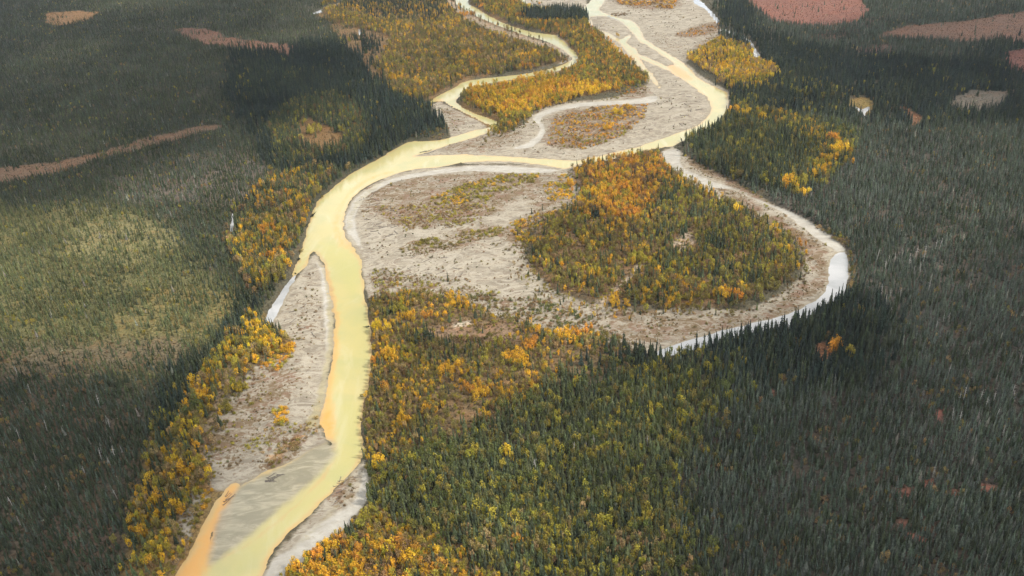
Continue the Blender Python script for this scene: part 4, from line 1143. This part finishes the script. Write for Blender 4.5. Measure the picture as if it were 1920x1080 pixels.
# bare dead trees
def snag_mesh(seed):
    rs = np.random.default_rng(seed)
    parts = []
    for q in range(9):
        lv, lf = trunk_np(.10 + .08 * rs.random(), .008, .003, 0, 1, 4)
        a, z0, tl = rs.random() * 6.28, .3 + .62 * rs.random(), 1.3 + .3 * rs.random()
        R = np.array([[math.cos(a) * math.cos(tl), -math.sin(a), math.cos(a) * math.sin(tl)],
                      [math.sin(a) * math.cos(tl), math.cos(a), math.sin(a) * math.sin(tl)], [-math.sin(tl), 0, math.cos(tl)]])
        parts.append((lv @ R.T + [0, 0, z0], lf))
    return mesh_np("snag_trunk", *trunk_np(1.0, .020, .006, rs.normal(0, .02), 4, 6), [M_PALE], None, True), mesh_np("snag_limbs", *cat(*parts), [M_PALE], None, True)
SNAGS = [snag_mesh(k) for k in range(4)]
for poly, cnt, pl in [([(1640,480),(1760,470),(1780,640),(1660,640)], 22, "in the grey forest right of the oxbow"),
                      ([(1720,690),(1900,690),(1900,800),(1740,820)], 12, "by the right edge of the forest"),
                      ([(20,700),(280,740),(240,1000),(20,1000)], 14, "in the open left forest"),
                      ([(760,880),(1200,780),(1250,1000),(900,1000)], 9, "in the mixed forest below the oxbow")]:
    pw = world(poly); lo, hi = pw.min(0), pw.max(0)
    got = 0
    while got < cnt:
        p = lo + (hi - lo) * lr.random(2)
        if not inside(p[None], pw)[0]:
            continue
        got += 1
        h = 7 + 4 * lr.random()
        root = bpy.data.objects.new("dead_tree", None); COL.objects.link(root)
        root.location = (p[0], p[1], float(sample(Z, p[:1], p[1:])[0]))
        root.rotation_euler = (lr.normal(0, .06), lr.normal(0, .06), lr.random() * 6.28)
        root.scale = (h, h, h)
        tm, lm = SNAGS[int(lr.integers(0, 4))]
        for nm, me in (("trunk", tm), ("limbs", lm)):
            c = bpy.data.objects.new(nm, me); COL.objects.link(c); c.parent = root
        root["category"], root["group"] = "dead tree", "bare dead trees in the forest"
        u_, _ = project1((p[0], p[1], h))
        ITEMS.append((root, ("tall" if h > 9 else "short") + " bare pale dead tree", pl, u_))

# labels: what it is, where it stands, and its turn from the left where several read the same
ORD = ["leftmost of these", "second from left", "third from left", "fourth from left", "fifth from left", "sixth from left", "seventh from left", "eighth from left", "ninth from left",
       "tenth from left", "eleventh from left", "twelfth from left"]
byl = {}
for it in ITEMS:
    byl.setdefault(it[1] + " " + it[2], []).append(it)
for lab, its in byl.items():
    its.sort(key=lambda q: q[3])
    for n_, it in enumerate(its):
        it[0]["label"] = lab if len(its) == 1 else (lab + ", " + ORD[n_] if n_ < 12 and len(lab.split()) <= 13 else lab)

# ------------------------------------------------------------------ broken cloud drifting over the valley
cm = N("cloud_vapour")
cd = cm.new("ShaderNodeBsdfDiffuse"); cd.inputs[0].default_value = (.9, .9, .9, 1)
ct = cm.new("ShaderNodeBsdfTranslucent"); ct.inputs[0].default_value = (.9, .9, .9, 1)
cx_ = cm.new("ShaderNodeMixShader"); cx_.inputs[0].default_value = .55
cm.t.links.new(cd.outputs[0], cx_.inputs[1]); cm.t.links.new(ct.outputs[0], cx_.inputs[2])
cm.t.links.new(cx_.outputs[0], cm.out.inputs[0])
SHADE = [[(-300,-60),(430,-60),(560,120),(500,260),(330,330),(0,385),(-300,420)], [(-200,760),(140,790),(250,950),(200,1250),(-400,1250)],
         [(1560,40),(2100,20),(2300,230),(1700,210)],
         [(1420,660),(1700,540),(2300,480),(2500,1400),(1330,1400),(1320,960),(1390,790)]]
c_rng = np.random.default_rng(3)
import bmesh
bm = bmesh.new()
ALT = 760.0
for poly in SHADE:
    pw = world(poly); lo, hi = pw.min(0), pw.max(0)
    area = (hi - lo).prod(); n_ = int(np.clip(area / 9000, 14, 110))
    for q in range(n_ * 3):
        p = lo + (hi - lo) * c_rng.random(2)
        if not inside(p[None], pw)[0]:
            continue
        rr = c_rng.uniform(48, 90)
        at_ = Vector((p[0], p[1], 0)) + sdir * ((ALT + c_rng.uniform(0, 90)) / sdir.z)
        got = bmesh.ops.create_icosphere(bm, subdivisions=2, radius=rr, matrix=Matrix.Translation(at_) @ Matrix.Diagonal((1.15, 1.0, .55, 1)))
        for v_ in got["verts"]:
            v_.co += Vector(c_rng.normal(0, rr * .06, 3))
cme = bpy.data.meshes.new("clouds"); bm.to_mesh(cme); bm.free()
cme.materials.append(cm.m)
for p_ in cme.polygons:
    p_.use_smooth = True
link("clouds", cme, kind="stuff", label="broken white cumulus drifting over the valley", category="clouds")

# ------------------------------------------------------------------ air
hv = [(x, y, z) for z in (-6.0, 345.0) for x, y in ((-3500, -250), (3500, -250), (3500, 3200), (-3500, 3200))]
hme = bpy.data.meshes.new("haze")
hme.from_pydata(hv, [], [(3, 2, 1, 0), (4, 5, 6, 7), (0, 1, 5, 4), (1, 2, 6, 5), (2, 3, 7, 6), (3, 0, 4, 7)])
hz = N("haze_air")
vp = hz.new("ShaderNodeVolumePrincipled")
vp.inputs["Color"].default_value = (.72, .84, .97, 1)
vp.inputs["Density"].default_value = 0.00003
vp.inputs["Anisotropy"].default_value = 0.2
hz.t.links.new(vp.outputs[0], hz.out.inputs["Volume"])
hme.materials.append(hz.m)
link("haze", hme, kind="stuff", label="thin blue haze over the far valley", category="haze")
